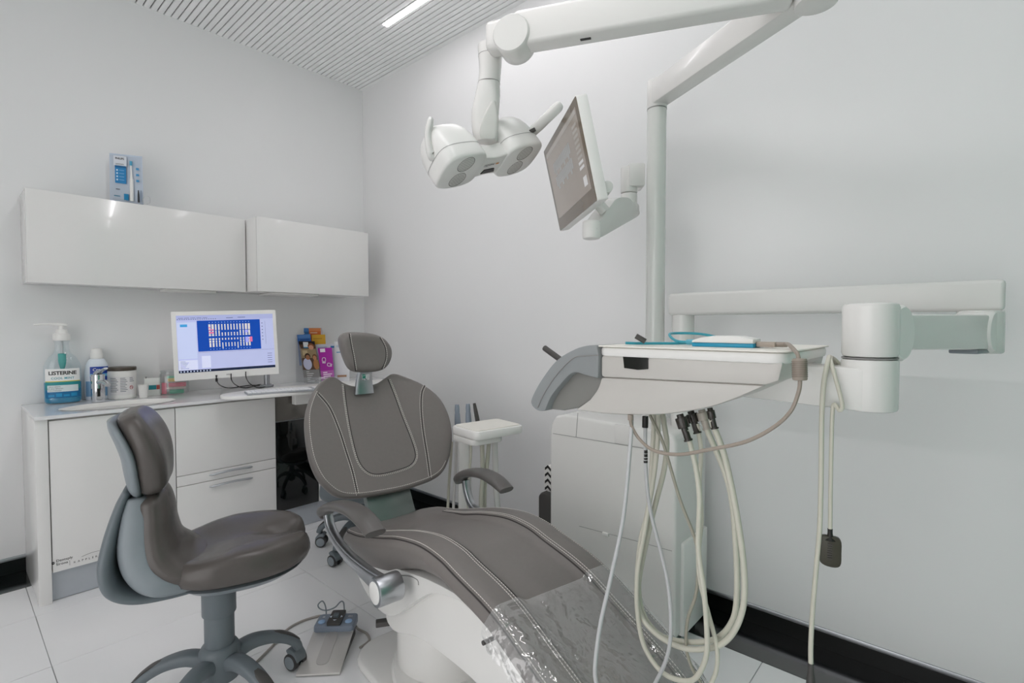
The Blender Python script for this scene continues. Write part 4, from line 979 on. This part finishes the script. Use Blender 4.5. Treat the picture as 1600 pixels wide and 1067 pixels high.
# white rinse bottle with blue label
rp = V3(xat(152, 3.375), 3.375, ZC+.0005); R_, N_ = facing(rp)
rb = thing('rinse_bottle', 'white rinse bottle with a dark blue label behind the chrome tap', 'bottle', tuple(rp))
part('bottle_body', lathe([(.9, 0), (1, .012), (1, .11), (.97, .15), (.85, .185), (.62, .208), (.55, .212)], rp, 36, R_, N_, sx=.052, sy=.03, p=2.3), mat('rinse_white', 'dfe6ee', .25), rb, smooth=60)
part('cap', lathe([(.95, .212), (1, .215), (1, .238), (.86, .243), (.84, .262), (.5, .266)], rp, 28, R_, N_, sx=.027, sy=.022), M_UNITW, rb)
fn = wrap(rp, R_, N_, .052, .03, 2.3)
part('label', patch(fn, -.028, .045, .10, .172, k=1.01), mat('rinse_blue', '1d3f9c', .35), rb, fix=False)
part('label_stripe', patch(fn, -.028, .045, .122, .136, k=1.015), mat('rinse_cyan', '6fb4d6', .35), rb, fix=False)
part('lettering', wtext(fn, 'Crest', .02, .006, .15, .0004, 1.02), M_UNITW, rb)
part('label_lower', patch(fn, -.045, .045, .02, .098, k=1.008), mat('rinse_pale', '7ea6c8', .35), rb, fix=False)

# chrome tap
fp = V3(xat(153, 3.26), 3.26, ZC+.0005)
tp_ = thing('tap', 'short chrome tap standing at the back of the oval basin', 'tap', tuple(fp))
part('tap_body', cyl(fp, fp+V3(0, 0, .14), .028, 28, .004), M_CHROME, tp_)
part('tap_spout', sweep([fp+V3(0, -.01, .10), fp+V3(.015, -.06, .105), fp+V3(.02, -.11, .092)], (.95, .3, 0), [.016, .015, .013], [.012, .011, .009], 16, 6, 2.4), M_CHROME, tp_)
part('tap_lever', sweep([fp+V3(0, 0, .145), fp+V3(.01, -.03, .158), fp+V3(.02, -.075, .172)], (.95, .3, 0), [.02, .013, .010], [.009, .006, .005], 16, 6, 2.4), M_CHROME, tp_)
part('sensor_eye', obox(fp+V3(-.002, -.0275, .05), V3(1, 0, 0), V3(0, 0, 1), V3(0, 1, 0), .006, .02, .003, .001), M_BPLAST, tp_)

# white tub with dark lid
up_ = V3(xat(191, 3.335), 3.335, ZC+.0005); R_, N_ = facing(up_)
ub = thing('wipes_tub', 'round white tub with a dark brown lid and small print', 'tub', tuple(up_))
part('tub_body', lathe([(.92, 0), (.99, .004), (1, .012), (1, .135), (.98, .14), (.98, .147), (.9, .148)], up_, 40, R_, N_, sx=.062, sy=.062), M_UNITW, ub, smooth=50)
part('lid', lathe([(.99, .148), (1.0, .151), (1.0, .163), (.97, .166), (.2, .166)], up_, 40, R_, N_, sx=.063, sy=.063), mat('lid_brown', '4a4138', .4), ub, smooth=50)
fn = wrap(up_, R_, N_, .062, .062, sc_w=.69)
lb = part('label', patch(fn, -.085, .085, .022, .118), mat('label_cream', 'e6e4e4', .4), ub, fix=False)
for c in range(3):
    for k in range(9):
        if c == 2 and k > 2: continue
        part('print_line', patch(fn, (-.070, -.012, .045)[c], (-.070, -.012, .045)[c]+(.046, .044, .026)[c]*(.7+.3*((k*7) % 5)/4), .108-.0085*k, .1115-.0085*k, 4, 1.004), mat('print_grey', '8d8f95', .5), lb, fix=False)
g = G(); c_ = (.055, .06)
ringp = [(c_[0]+.009*math.cos(t), c_[1]+.009*math.sin(t)) for t in np.linspace(0, 2*math.pi, 25)]
part('warning_ring', tube([fn(a, b_, 1.006) for a, b_ in ringp]+[fn(c_[0]-.0065, c_[1]+.0065, 1.006), fn(c_[0]+.0065, c_[1]-.0065, 1.006)], .0012, 5, 0), mat('warning_red', 'b04a4e', .5), lb)

# small cup, floss box, jar
cp = V3(xat(224, 3.27), 3.27, ZC+.0005)
solo('paper_cup', lathe([(.017, 0), (.0185, .001), (.024, .066), (.0252, .067), (.0252, .069), (.0232, .069), (.0175, .004), (.002, .004)], cp, 28, cap=False), M_UNITW, 'tiny white disposable cup beside the tub', 'cup')
bx_ = V3(xat(238, 3.345), 3.345, ZC+.0005); R_, N_ = facing(bx_)
fb_ = thing('floss_box', 'small white carton with teal and red stripe beside the tiny cup', 'carton', tuple(bx_))
part('carton', obox(bx_+V3(0, 0, .048), R_, N_, V3(0, 0, 1), .036, .022, .048, .0015), mat('carton_white', 'e4e6e2', .4), fb_)
part('stripe', quad(bx_+N_*.0225, R_, V3(0, 0, 1), -.03, .018, .034, .058), mat('carton_teal', '2a8a94', .4), fb_, fix=False)
part('stripe', quad(bx_+N_*.0225, R_, V3(0, 0, 1), .0185, .034, .034, .058), mat('carton_red', 'a84a42', .4), fb_, fix=False)
part('carton_flap', obox(bx_+V3(0, 0, .098)-R_*.028, R_, N_, V3(0, 0, 1), .003, .02, .006, .0005), M_SEAM, fb_)
jp = V3(xat(272, 3.32), 3.32, ZC+.0005); R_, N_ = facing(jp)
jr = thing('glass_jar', 'clear glass jar holding colourful floss packs half behind the computer screen', 'jar', tuple(jp))
part('jar_glass', lathe([(.9, 0), (1, .008), (1, .095), (.93, .113), (.86, .118), (.86, .128), (.92, .131), (.92, .134), (.84, .134), (.84, .118), (.97, .095), (.97, .01), (.1, .004)], jp, 36, R_, N_, sx=.072, sy=.06, p=2.6, cap=False), clear_mat('jar_glass', tint=(.93, .94, .94), veil=.04, gloss=.07, rough=.02), jr, smooth=60)
fl_ = [('f06a86', -.046, 0, .004, .012, .035, .062), ('e2647c', .015, .005, .042, .042, .016, .022), ('5cc3a0', .012, 0, .004, .034, .018, .02), ('e9c24e', .0, .008, .072, .03, .014, .018), ('5cc3a0', -.012, -.01, .088, .022, .014, .014), ('e9d9cf', .01, .012, .030, .046, .004, .012)]
for i, (hx, a, n_, z, hwx, hy, hz) in enumerate(fl_):
    cc = jp+R_*a+N_*n_+V3(0, 0, z+hz*.5)
    solo('floss_pack', obox(cc, R_, N_, V3(0, 0, 1), hwx, min(hy, .016), hz*.5, .004), mat('floss_'+hx, hx, .35),
         ['upright pink floss pack at the left inside the glass jar', 'large coral pink floss pack in the middle of the glass jar', 'mint green floss pack at the bottom of the glass jar', 'yellow floss pack near the top of the glass jar', 'mint green floss pack on top inside the glass jar', 'thin pale floss pack between the pink and green ones in the jar'][i], 'floss pack', 'floss packs in the glass jar')

# computer screen on a pole
sl, sr = 2.70, 2.70*1.09
q1_, q2_, q3_, q4_ = D(266.5, 487, sl), D(431, 484, sr), D(436, 584, sr), D(272.5, 596, sl)
oc = (q1_+q2_+q3_+q4_)/4
oex = q2_+q3_-q1_-q4_; ow = np.linalg.norm(oex)/2; oex /= np.linalg.norm(oex)
oey = q1_+q2_-q3_-q4_; oey -= oex*(oey @ oex); oh = np.linalg.norm(oey)/2; oey /= np.linalg.norm(oey); on_ = np.cross(oex, oey)
if on_ @ (CAM-oc) < 0: on_ = -on_
pc = thing('computer_monitor', 'white framed computer monitor showing a dental chart on blue, on the counter', 'monitor', (1.35, 3.29, ZC))
a, b_ = ow/2, oh/2
part('monitor_casing', prism(rrect(-a, a, -b_, b_, .006, 3), oc, oex, oey, on_, -.03, 0, .003), M_UNITW, pc)
sx0, sx1, sy0, sy1 = -a+.022, a-.018, -b_+.040, b_-.022
def scr(nm, hx, st): return mat(nm, hx, .3, emit=hx, estr=st*.5, vary=0, spec=.3)
SB = scr('scr_lavender', 'b3b9dd', .8)
scn = part('screen', prism([(sx0, sy0), (sx1, sy0), (sx1, sy1), (sx0, sy1)], oc, oex, oey, on_, .0002, .0006), SB, pc)
def img(name, rects, m, d0=.0007, parent=None):
    g_ = G(); W_, H_ = sx1-sx0, sy1-sy0
    for (f0, f1, t0, t1) in rects:
        x0, x1_, y1__, y0__ = sx0+W_*f0, sx0+W_*f1, sy1-H_*t0, sy1-H_*t1
        g_.add(quad(oc, oex, oey, x0, x1_, y0__, y1__, d0, on_))
    return part(name, g_, m, parent or scn, smooth=0, fix=False)
img('tool_bar', [(0, 1, 0, .085)], scr('scr_bar', 'a4aad2', .8))
img('side_pane', [(0.005, .19, .12, .76)], scr('scr_pane', 'bcc5e6', .85))
ch_ = img('chart_panel', [(.2, .855, .095, .64)], scr('scr_blue', '0b46a8', .75))
img('task_bar', [(0, 1, .955, 1)], scr('scr_task', '18233f', .6))
img('lower_pane', [(.23, .32, .72, .93)], scr('scr_light', 'ccd0ea', .85))
img('lower_pane', [(.005, .19, .78, .95), (.9, .99, .70, .92), (.94, .99, .13, .55)][:1], scr('scr_light', 'ccd0ea', .85))
img('highlight', [(.035, .105, .155, .2)], scr('scr_cyan', '3d98cf', .8), .001)
tl = [(.01+.012*k, .018+.012*k, .04, .05) for k in range(26) if k % 5]+[(.01+.022*k, .02+.022*k, .062, .074) for k in range(18)]+[(.5, .57, .05, .06), (.62, .7, .045, .055)]+[(.02, .02+.05+.03*((k*3) % 4)/3, .80+.024*k, .806+.024*k) for k in range(6)]+[(.92, .97, .73+.04*k, .738+.04*k) for k in range(5)]+[(.872, .884, .16+.06*k, .175+.06*k) for k in range(6)]+[(.91, .912, .13, .56), (.2, 1, .655, .658)]
part_ = img('screen_text', tl, scr('scr_dark', '5b628f', .6), .0011); part_['kind'] = 'stuff'
teeth, pink, viol, num = [], [], [], []
for k in range(14):
    f = .325+.0315*k; wv = .011 if k in (0, 1, 12, 13) else .007 if k in (2, 3, 10, 11) else .006
    teeth += [(f-wv, f+wv, .165, .27), (f-wv*.9, f+wv*.9, .38-.1, .345) if k in (0, 1, 2, 3, 10, 11, 12, 13) else (f-wv, f+wv, .315, .345),
              (f-wv, f+wv, .35, .375), (f-wv, f+wv, .415, .445), (f-wv*.9, f+wv*.9, .455, .49) if k in (0, 1, 2, 3, 10, 11, 12, 13) else (f-wv*.8, f+wv*.8, .415, .45), (f-wv*.8, f+wv*.8, .495, .57+.03*(k in (4, 9)))]
    num += [(f-.003, f+.003, .125, .14), (f-.003, f+.003, .602, .616)]
tm = img('tooth_chart', teeth, scr('scr_tooth', 'd9d4cd', .8), .0012, ch_)
nm_ = img('tooth_numbers', num, scr('scr_num', '9ab4e2', .7), .0012, ch_)
for o_ in (tm, nm_): o_['kind'] = 'stuff'
img('chart_mark', [(.316, .334, .215, .235)], scr('scr_pink', 'd96f9d', .8), .0015, ch_)
img('chart_mark', [(.316, .366, .255, .275)], scr('scr_pink', 'd96f9d', .8), .0015, ch_)
img('chart_mark', [(.316, .366, .30, .33)], scr('scr_pink', 'd96f9d', .8), .0015, ch_)
img('chart_mark', [(.735, .765, .41, .5)], scr('scr_pink', 'd96f9d', .8), .0015, ch_)
img('chart_mark', [(.69, .72, .285, .33)], scr('scr_viol', 'a3a4ee', .8), .0015, ch_)
img('chart_mark', [(.69, .722, .41, .51)], scr('scr_viol', 'a3a4ee', .8), .0015, ch_)
icons = img('task_icons', [(.015+.032*k, .027+.032*k, .965, .99) for k in range(10)], scr('scr_icon', 'b9c3da', .6), .0012); icons['kind'] = 'stuff'
part('monitor_mark', text('DELL', .011, oc-oey*(b_-.014)+oex*.0, oex, oey, .0006, 'CENTER', .0002), M_SEAM, pc)
pb = V3(1.37, 3.30, ZC+.0005)
part('stand_pole', cyl(pb+V3(0, 0, .01), pb+V3(0, 0, .30), .0165, 24), M_ALU, pc)
part('stand_foot', cyl(pb, pb+V3(0, 0, .012), .04, 28, .003), M_ALU, pc)
mb0 = oc-on_*.031
part('stand_arm', tube([pb+V3(0, 0, .27), pb+V3(-.08, -.06, .275), mb0-on_*.02], .014, 14, 5), M_ALU, pc)
part('back_plate', obox(mb0-on_*.008, oex, oey, on_, .05, .05, .008, .003), M_DGREY, pc)
for i, (x_, y_) in enumerate(((338, 590), (361, 588), (384, 585))):
    s0 = D(x_, y_-4, 2.78+.03*i); e0 = P(x_+22, 606, 2, ZC+.004)
    pts = [s0-on_*.02, D(x_+1, y_+6, 2.80+.03*i), P(x_+8, 603-i*1.2, 2, ZC+.02), e0, P(x_+40, 600, 2, ZC+.004), V3(1.36, 3.33, ZC+.004)]
    for p in pts: p[1] = min(p[1], YB-.012)
    part('cable', tube(pts, .0028, 8, 6), M_BPLAST, pc)
    if i == 0: part('cable_plug', cyl(s0-on_*.018, D(338.5, 596, 2.80), .006, 12), M_BPLAST, pc)

# rounded keyboard shelf and keyboard
lt = P(346, 618, 2, .845); fr_ = P(440, 622.5, 2, .845)
ks_ = thing('keyboard_shelf', 'white rounded pull-out shelf over the counter edge carrying the keyboard', 'shelf', (1.45, 2.9, .83))
kx0 = float(lt[0]); kcx = kx0+.50; kyc = float(lt[1])
elp = [(kcx+.50*math.copysign(abs(math.cos(t))**.8, math.cos(t)), kyc+.155*math.copysign(abs(math.sin(t))**.8, math.sin(t))) for t in np.linspace(0, 2*math.pi, 72, endpoint=False)]
part('board', prism(elp, (0, 0, 0), (1, 0, 0), (0, 1, 0), (0, 0, 1), .826, .845, .006, 2), M_UNITW, ks_)
part('bracket', box(xat(457, 2.9, 640), xat(457, 2.9, 640)+.13, 2.86, 2.91, .745, .826, .004), M_UNITW, ks_)
part('slide_rail', box(1.05, 1.75, 2.93, 2.96, .8155, .826, .001), M_ALU, ks_)
kbl, kbr = P(383, 606, 2, .852), P(388, 618, 2, .852)
kb = thing('keyboard', 'flat white computer keyboard on the rounded shelf', 'keyboard', (float(kbl[0])+.2, kyc, .8455))
kdir = P(470, 600.5, 2, .852)-kbl; kdir[2] = 0; kdir /= np.linalg.norm(kdir); kdn = V3(-kdir[1], kdir[0], 0)
kbo = V3(*P(387, 618, 2, .8455)[:2], .8456)
part('keyboard_base', obox(kbo+kdir*.215+kdn*.058+V3(0, 0, .005), kdir, kdn, V3(0, 0, 1), .215, .058, .005, .002), mat('keyboard_grey', 'a9acb1', .4), kb)
M_KEY = mat('key_white', 'eff0f1', .4); key = None
for r in range(6):
    for c in range(20):
        if c in (15,) or (c == 16 and r < 0): continue
        if r == 0 and 3 < c < 9: continue
        o_ = kbo+kdir*(.012+.0208*c)+kdn*(.010+.0183*r)+V3(0, 0, .0102)
        if key is None:
            key = part('key', obox(o_, kdir, kdn, V3(0, 0, 1), .0088, .0078, .0028, .0008, 1), M_KEY, kb); kl0 = np.array(key.location); ko = o_
        else:
            c2_ = key.copy(); COL.objects.link(c2_); c2_.location = kl0+(o_-ko)
part('key', obox(kbo+kdir*(.012+.0208*6)+kdn*.010+V3(0, 0, .0102), kdir, kdn, V3(0, 0, 1), .0088+.0208*2, .0078, .0028, .0008, 1), M_KEY, kb)

# brochure stand with leaflets
hp = V3(1.74, 3.30, ZC+.0005); R_, N_ = facing(hp)
dH = float((hp-CAM) @ FW)
bh = thing('brochure_holder', 'clear acrylic brochure holder against the back wall beside the monitor', 'brochure holder', tuple(hp))
AC = clear_mat('acrylic', tint=(.95, .96, .97), veil=.06, gloss=.06, rough=.04)
def HP(x_, y_, k=0.0):
    q = D(x_, y_, dH-k); q[2] = max(q[2], ZC+.0012); return q
def card(corners, k, th=.002): # corners px: TL TR BR BL on a plane facing the viewer, k nearer by
    v = [HP(x_, y_, k) for x_, y_ in corners]; b2 = [p-N_*th for p in v]
    return G(v+b2, [(0, 1, 2, 3), (7, 6, 5, 4), (0, 4, 5, 1), (1, 5, 6, 2), (2, 6, 7, 3), (3, 7, 4, 0)])
part('side_panel', G([HP(455, 512, -.04), HP(455, 599, -.04), HP(475, 601, .10), HP(470, 545, .10)]+[p+R_*.003 for p in (HP(455, 512, -.04), HP(455, 599, -.04), HP(475, 601, .10), HP(470, 545, .10))], [(0, 1, 2, 3), (7, 6, 5, 4), (0, 4, 5, 1), (1, 5, 6, 2), (2, 6, 7, 3), (3, 7, 4, 0)]), AC, bh, smooth=0)
part('back_panel', card([(455, 512), (503, 512), (512, 598), (457, 598)], -.045, .003), AC, bh, smooth=0)
part('pocket', card([(474, 590), (528, 588), (528, 600), (475, 601)], .112, .003), AC, bh, smooth=0)
part('holder_foot', obox(hp+R_*.0+N_*.02+V3(0, 0, .003), R_, N_, V3(0, 0, 1), .11, .06, .003, .001), AC, bh)
def leaflet(label, corners, k, hx, bands=(), mark=None, words=()):
    t = thing('leaflet', label, 'leaflet', tuple(HP(*corners[3], k)), 0, 'leaflets in the brochure holder')
    part('sheet', card(corners, k), mat('leaf_'+hx, hx, .35), t, smooth=0)
    C4 = [np.array(c, float) for c in corners]
    def uv(a_, b2): return (C4[0]*(1-a_)+C4[1]*a_)*(1-b2)+(C4[3]*(1-a_)+C4[2]*a_)*b2
    for i, (a0_, a1_, b0_, b1_, h2) in enumerate(bands):
        v = [HP(*uv(*q), k+.0008+.0002*i) for q in ((a0_, b0_), (a1_, b0_), (a1_, b1_), (a0_, b1_))]
        part('print', G(v, [(0, 1, 2, 3)]), mat('leafp_'+h2, h2, .4), t, smooth=0, fix=False)
    for s_, a_, b2, sz, h2 in words:
        o_ = HP(*uv(a_, b2), k+.002); e1 = HP(*uv(a_+.1, b2), k+.002)-o_; e1 /= np.linalg.norm(e1); e2 = HP(*uv(a_, b2-.1), k+.002)-o_; e2 /= np.linalg.norm(e2)
        part('lettering', text(s_, sz, o_, e1, e2, 0), mat('leafp_'+h2, h2, .4), t)
    return t, uv
leaflet('dark blue leaflet at the back left of the brochure holder', [(457, 512.5), (482.5, 512.5), (486, 560), (460, 560)], -.02, '2f6ca6', [(.12, 1, .0, .12, '4a88c8'), (.3, .72, .16, .19, 'cfe0f0')])
leaflet('orange leaflet at the back right of the brochure holder', [(482.5, 512.5), (501, 512.5), (503, 560), (485, 560)], -.018, 'd9702c', [(.0, 1, .0, .1, 'e08a50'), (.1, .7, .14, .17, 'f3cfae')])
leaflet('lighter blue leaflet standing in front of the dark blue one', [(464, 523), (485, 522), (490, 570), (468, 571)], .02, '3d74c0', [(.0, 1, .0, .12, '5f94d6'), (.2, .9, .16, .19, '24509a')])
leaflet('yellow leaflet standing in front of the orange one', [(487, 523), (508, 522.5), (511, 570), (490, 570)], .022, 'd9a833', [(.1, .75, .12, .15, 'b98a22')])
leaflet('pale leaflet with blue tab behind the purple one', [(493, 538), (522, 537), (524, 590), (497, 590)], .045, 'c9ccd6', [(.8, 1, .06, .12, '2a6fa8'), (.1, .6, .08, .11, '9aa6bd')])
t_, uv_ = leaflet('leaflet with a family photo over a grey text block', [(466.5, 533), (491.5, 533), (502, 598), (475.5, 599)], .07, '5a3f30', [(0, 1, .0, .08, '1d1512'), (.26, .58, .02, .16, 'e8ecee'), (.26, .58, .14, .165, '2a7fa8'), (.05, 1, .18, .40, 'a08a68'), (.15, .45, .22, .34, 'c8b48e'), (0, 1, .68, 1, '8c8a88')] + [(.22, .22+.42*((k*3) % 4+2)/5, .72+.045*k, .735+.045*k, 'dfdfdf') for k in range(6)])
def blob(cx_u, cy_u, rx, ry, hx, k):
    v = [HP(*uv_(cx_u+rx*math.cos(t), cy_u+ry*math.sin(t)), k) for t in np.linspace(0, 2*math.pi, 20, endpoint=False)]
    part('photo_shape', G(v, [tuple(range(20))]), mat('leafp_'+hx, hx, .4), t_, smooth=0, fix=False)
blob(.72, .12, .2, .07, '8a4f2c', .0722); blob(.72, .15, .15, .055, 'd9a184', .0724)
blob(.36, .54, .26, .14, 'c9cbe2', .0722); blob(.42, .36, .17, .075, '3a2418', .0724); blob(.43, .385, .125, .06, 'a8714e', .0726)
blob(.88, .55, .17, .13, 'b07a4a', .0721); blob(.85, .38, .15, .07, '6e4a30', .0723); blob(.84, .4, .11, .055, 'c08a62', .0725)
t_, uv_ = leaflet('purple leaflet with white tooth outlines at the front of the brochure holder', [(496.5, 544), (518.5, 543), (523, 596), (503, 598)], .085, 'a8179e', [(.14, .5, .02, .12, 'f0e8f0'), (0, 1, .66, 1, 'b65fae')] + [(.18, .5+.35*((k*3) % 4)/3, .70+.055*k, .728+.055*k, 'f2dff0') for k in range(5)])
def tooth(cx_u, cy_u, s_, rot):
    pts = [(-.5, -.8), (0, -.95), (.5, -.8), (.62, -.2), (.42, .9), (.16, .85), (0, .2), (-.16, .85), (-.42, .9), (-.62, -.2)]
    c, s2_ = math.cos(rot), math.sin(rot); q = [uv_(cx_u+s_*(x_*c-y_*s2_), cy_u+s_*.42*(x_*s2_+y_*c)) for x_, y_ in pts]
    part('tooth_outline', tube([HP(*p, .088) for p in q+[q[0]]], .0018, 6, 4), mat('leafp_f0e8f0', 'f0e8f0', .4), t_)
tooth(.34, .36, .2, .1); tooth(.72, .50, .17, -1.3)
leaflet('white sheet with faint print behind the headrest, right of the purple leaflet', [(522.5, 534), (546, 533), (546, 596), (524, 597)], .03, 'dfe0e2', [(.12, .7, .09, .105, 'a9bccb'), (.12, .6, .12, .135, 'a9bccb'), (.12, .62, .25, .275, '5f9ac0'), (.15, .8, .83, .88, 'b08a6a')])

# toothbrush pack on the wall cabinet
tpo = V3(.66, 3.285, zt+.001); dT = float((tpo-CAM) @ FW)
def TP(x_, y_, k=0.0): return D(x_, y_, dT-k)
R_, N_ = facing(tpo)
tk = thing('toothbrush_pack', 'pale blue electric toothbrush retail pack standing on the long wall cabinet', 'package', tuple(tpo))
def slab(c4, k, th): 
    v = [TP(x_, y_, k) for x_, y_ in c4]; b2 = [p-N_*th for p in v]
    return G(v+b2, [(0, 1, 2, 3), (7, 6, 5, 4), (0, 4, 5, 1), (1, 5, 6, 2), (2, 6, 7, 3), (3, 7, 4, 0)])
CC = [np.array(c, float) for c in ((171, 239), (222, 244.5), (224, 319), (172, 312))]
def tuv(a_, b2): return (CC[0]*(1-a_)+CC[1]*a_)*(1-b2)+(CC[3]*(1-a_)+CC[2]*a_)*b2
part('carton', slab([tuple(c) for c in CC], 0, .05), mat('pack_blue', 'c6d2e2', .25), tk, smooth=0)
part('blister', slab([tuv(.02, .03), tuv(.97, .03), tuv(.97, .97), tuv(.02, .97)], .006, .004), clear_mat('blister', veil=.05, gloss=.06, rough=.05), tk, smooth=0)
def tb(name, a0_, a1_, b0_, b1_, hx, k=.008): return part(name, G([TP(*tuv(*q), k) for q in ((a0_, b0_), (a1_, b0_), (a1_, b1_), (a0_, b1_))], [(0, 1, 2, 3)]), mat('pack_'+hx, hx, .35), tk, smooth=0, fix=False)
tb('print_panel', .12, .52, .04, .25, 'dfe3ea'); tb('print_panel', .16, .50, .245, .62, '2f86c0', .0082); tb('print_panel', .16, .50, .245, .29, '1d6598', .0084)
for k in range(4): tb('print_dot', .20, .25, .325+.068*k, .36+.068*k, 'cfe2f2', .0086); tb('print_line', .29, .44, .337+.068*k, .347+.068*k, '8fbbe0', .0086)
for k in range(3): tb('print_dot', .80, .89, .255+.125*k, .30+.125*k, '4a97c6')
tb('print_square', .42, .56, .83, .97, '1f86b8'); tb('print_line', .12, .30, .885, .905, '5b8fa8'); tb('print_line', .18, .3, .74, .76, '6b7078')
o_ = TP(*tuv(.17, .115), .0095); e1 = TP(*tuv(.5, .115), .0095)-o_; e1 /= np.linalg.norm(e1); e2 = V3(0, 0, 1)
part('lettering', text('PHILIPS', .0145, o_, e1, e2, 0, bold=.0003), M_DGREY, tk)
part('lettering', text('sonicare', .0125, TP(*tuv(.18, .225), .0095), e1, e2, 0), M_DGREY, tk)
part('brush_handle', tube([TP(*tuv(.66, .97), .012), TP(*tuv(.66, .5), .012)], .0085, 12, 2), M_UNITW, tk)
part('brush_neck', tube([TP(*tuv(.66, .5), .012), TP(*tuv(.655, .35), .012), TP(*tuv(.65, .22), .012)], [.006, .0035, .003], 10, 3), M_UNITW, tk)
part('brush_head', obox(TP(*tuv(.65, .17), .014), R_, V3(0, 0, 1), N_, .006, .011, .004, .002), mat('bristle_blue', '4d9fc0', .5), tk)
for a_, hx in ((.86, '2b2d33'), (.94, '8b98ab')): part('spare_brush', tube([TP(*tuv(a_, .98), .012), TP(*tuv(a_, .82), .012), TP(*tuv(a_, .72), .012)], [.0045, .004, .002], 8, 3), mat('pack_'+hx, hx, .4), tk)
part('pack_stand', slab([(176, 309), (220, 316), (222, 319.5), (176, 313)], .03, .02), clear_mat('acrylic'), tk, smooth=0)
cw = TP(229, 315, .0)
solo('clear_clip', tube([TP(222, 317, .02), TP(224, 309, .02), TP(229, 306, .02), TP(234, 309, .02), TP(234, 317, .02), TP(229, 319, .02)], .0013, 6, 6), M_HOSEG, 'thin clear wire clip beside the toothbrush pack', 'clip')

# ================================================================== FOOT CONTROL
p1_, p2_, p3_, p4_ = P(463, 1053, 2, .012), P(530, 1051, 2, .012), P(549, 985, 2, .05), P(484, 988, 2, .05)
fx = (p2_-p1_)+(p3_-p4_); fx[2] = 0; fwid = np.linalg.norm(fx)/2; fx /= np.linalg.norm(fx); fy = V3(-fx[1], fx[0], 0)
fo = (p1_+p2_)/2; fo[2] = 0
flen = float(((p3_+p4_)/2-fo) @ fy)
fc = thing('foot_control', 'steel foot control with grey button panel and wire loop on the floor', 'foot control', tuple(fo))
hwf = fwid/2
part('pedal_plate', prism([(0, .010), (flen+.01, .046), (flen+.01, .040), (.0, .0035)], fo, fy, V3(0, 0, 1), fx, -hwf, hwf, .0015), mat('pedal_steel', 'd0cdc9', .35, metal=.5), fc)
part('pedal_base', prism([(.03, .001), (.03, .010), (flen+.06, .038), (flen+.06, .001)], fo, fy, V3(0, 0, 1), fx, -hwf+.004, hwf-.004, .002), M_DGREY, fc)
part('pedal_recess', prism(rrect(-.022, .022, .035, flen+.006, .02, 6), fo+V3(0, 0, .0103), fx, fy+V3(0, 0, .036/(flen+.01)), V3(0, 0, 1), 0, .0012), mat('pedal_steel_b', 'bdbab7', .4, metal=.5), fc)
pnl = part('button_panel', prism(rrect(-hwf, hwf, flen+.004, flen+.095, .014, 4), fo, fx, fy, V3(0, 0, 1), .034, .066, .005, 2), mat('panel_slate', '8791a0', .4), fc)
zb_ = .0662
for s in (-1, 1):
    part('button', cyl(fo+fx*s*hwf*.68+fy*(flen+.035)+V3(0, 0, zb_), fo+fx*s*hwf*.68+fy*(flen+.035)+V3(0, 0, zb_+.003), .0135, 24, .001), mat('button_blue', 'a6c6ea', .35), pnl)
    part('button_mark', text('0I' if s < 0 else 'D<', .012, fo+fx*(s*hwf*.66-.008)+fy*(flen+.066)+V3(0, 0, zb_), fx, fy, .0004, bold=.0004), M_UNITW, pnl)
rk = fo+fy*(flen+.05)
part('joystick_plate', prism(rrect(-.026, .026, -.042, .048, .006, 3), rk, fx, fy, V3(0, 0, 1), .066, .078, .003), M_DGREY, pnl)
part('joystick', obox(rk+V3(0, 0, .083), fx, fy, V3(0, 0, 1), .010, .010, .006, .002), M_GREY, pnl)
for a_, b2 in ((0, 1), (0, -1), (1, 0), (-1, 0)):
    c_ = rk+fx*a_*.019+fy*b2*.022+V3(0, 0, .0782); d_ = fx*a_+fy*b2; e_ = np.cross(V3(0, 0, 1), d_)
    part('arrow', G([c_+d_*.006, c_+e_*.008-d_*.002, c_-e_*.008-d_*.002], [(0, 1, 2)]), mat('arrow_white', 'dbe4f0', .4), pnl, fix=False)
pl0, pl1 = fo-fx*hwf*.08+fy*(flen+.095), fo+fx*hwf*.72+fy*(flen+.095)
wv = FW*1.0; wdp = float((pl0-CAM) @ FW)
def WP(x_, y_): return D(x_, y_, wdp)
part('wire_loop', tube([WP(509.5, 966), WP(509.5, 953), WP(507, 943), WP(503, 939), WP(497, 945), WP(500, 951), WP(510, 953.5), WP(523, 949), WP(531, 941), WP(535, 939.5), WP(537.5, 945), WP(538, 966)], .0026, 8, 8), M_GREYL, fc)
part('cord', tube([P(509, 962, 2, .02), P(495, 963, 2, .006), P(468, 972, 2, .005), P(448, 984, 2, .005), P(438, 996, 2, .005), P(420, 1015, 2, .005), P(395, 1040, 2, .005)], .0045, 10, 8), mat('cord_grey', 'a59f98', .5), fc)
part('cord', tube([fo+fx*hwf*.98+fy*(flen+.06)+V3(0, 0, .03), P(560, 983, 2, .01), P(572, 989, 2, .005), P(577, 997, 2, .005), P(575, 1003, 2, .005), P(562, 1012, 2, .005)], .0045, 10, 8), mat('cord_grey', 'a59f98', .5), fc)
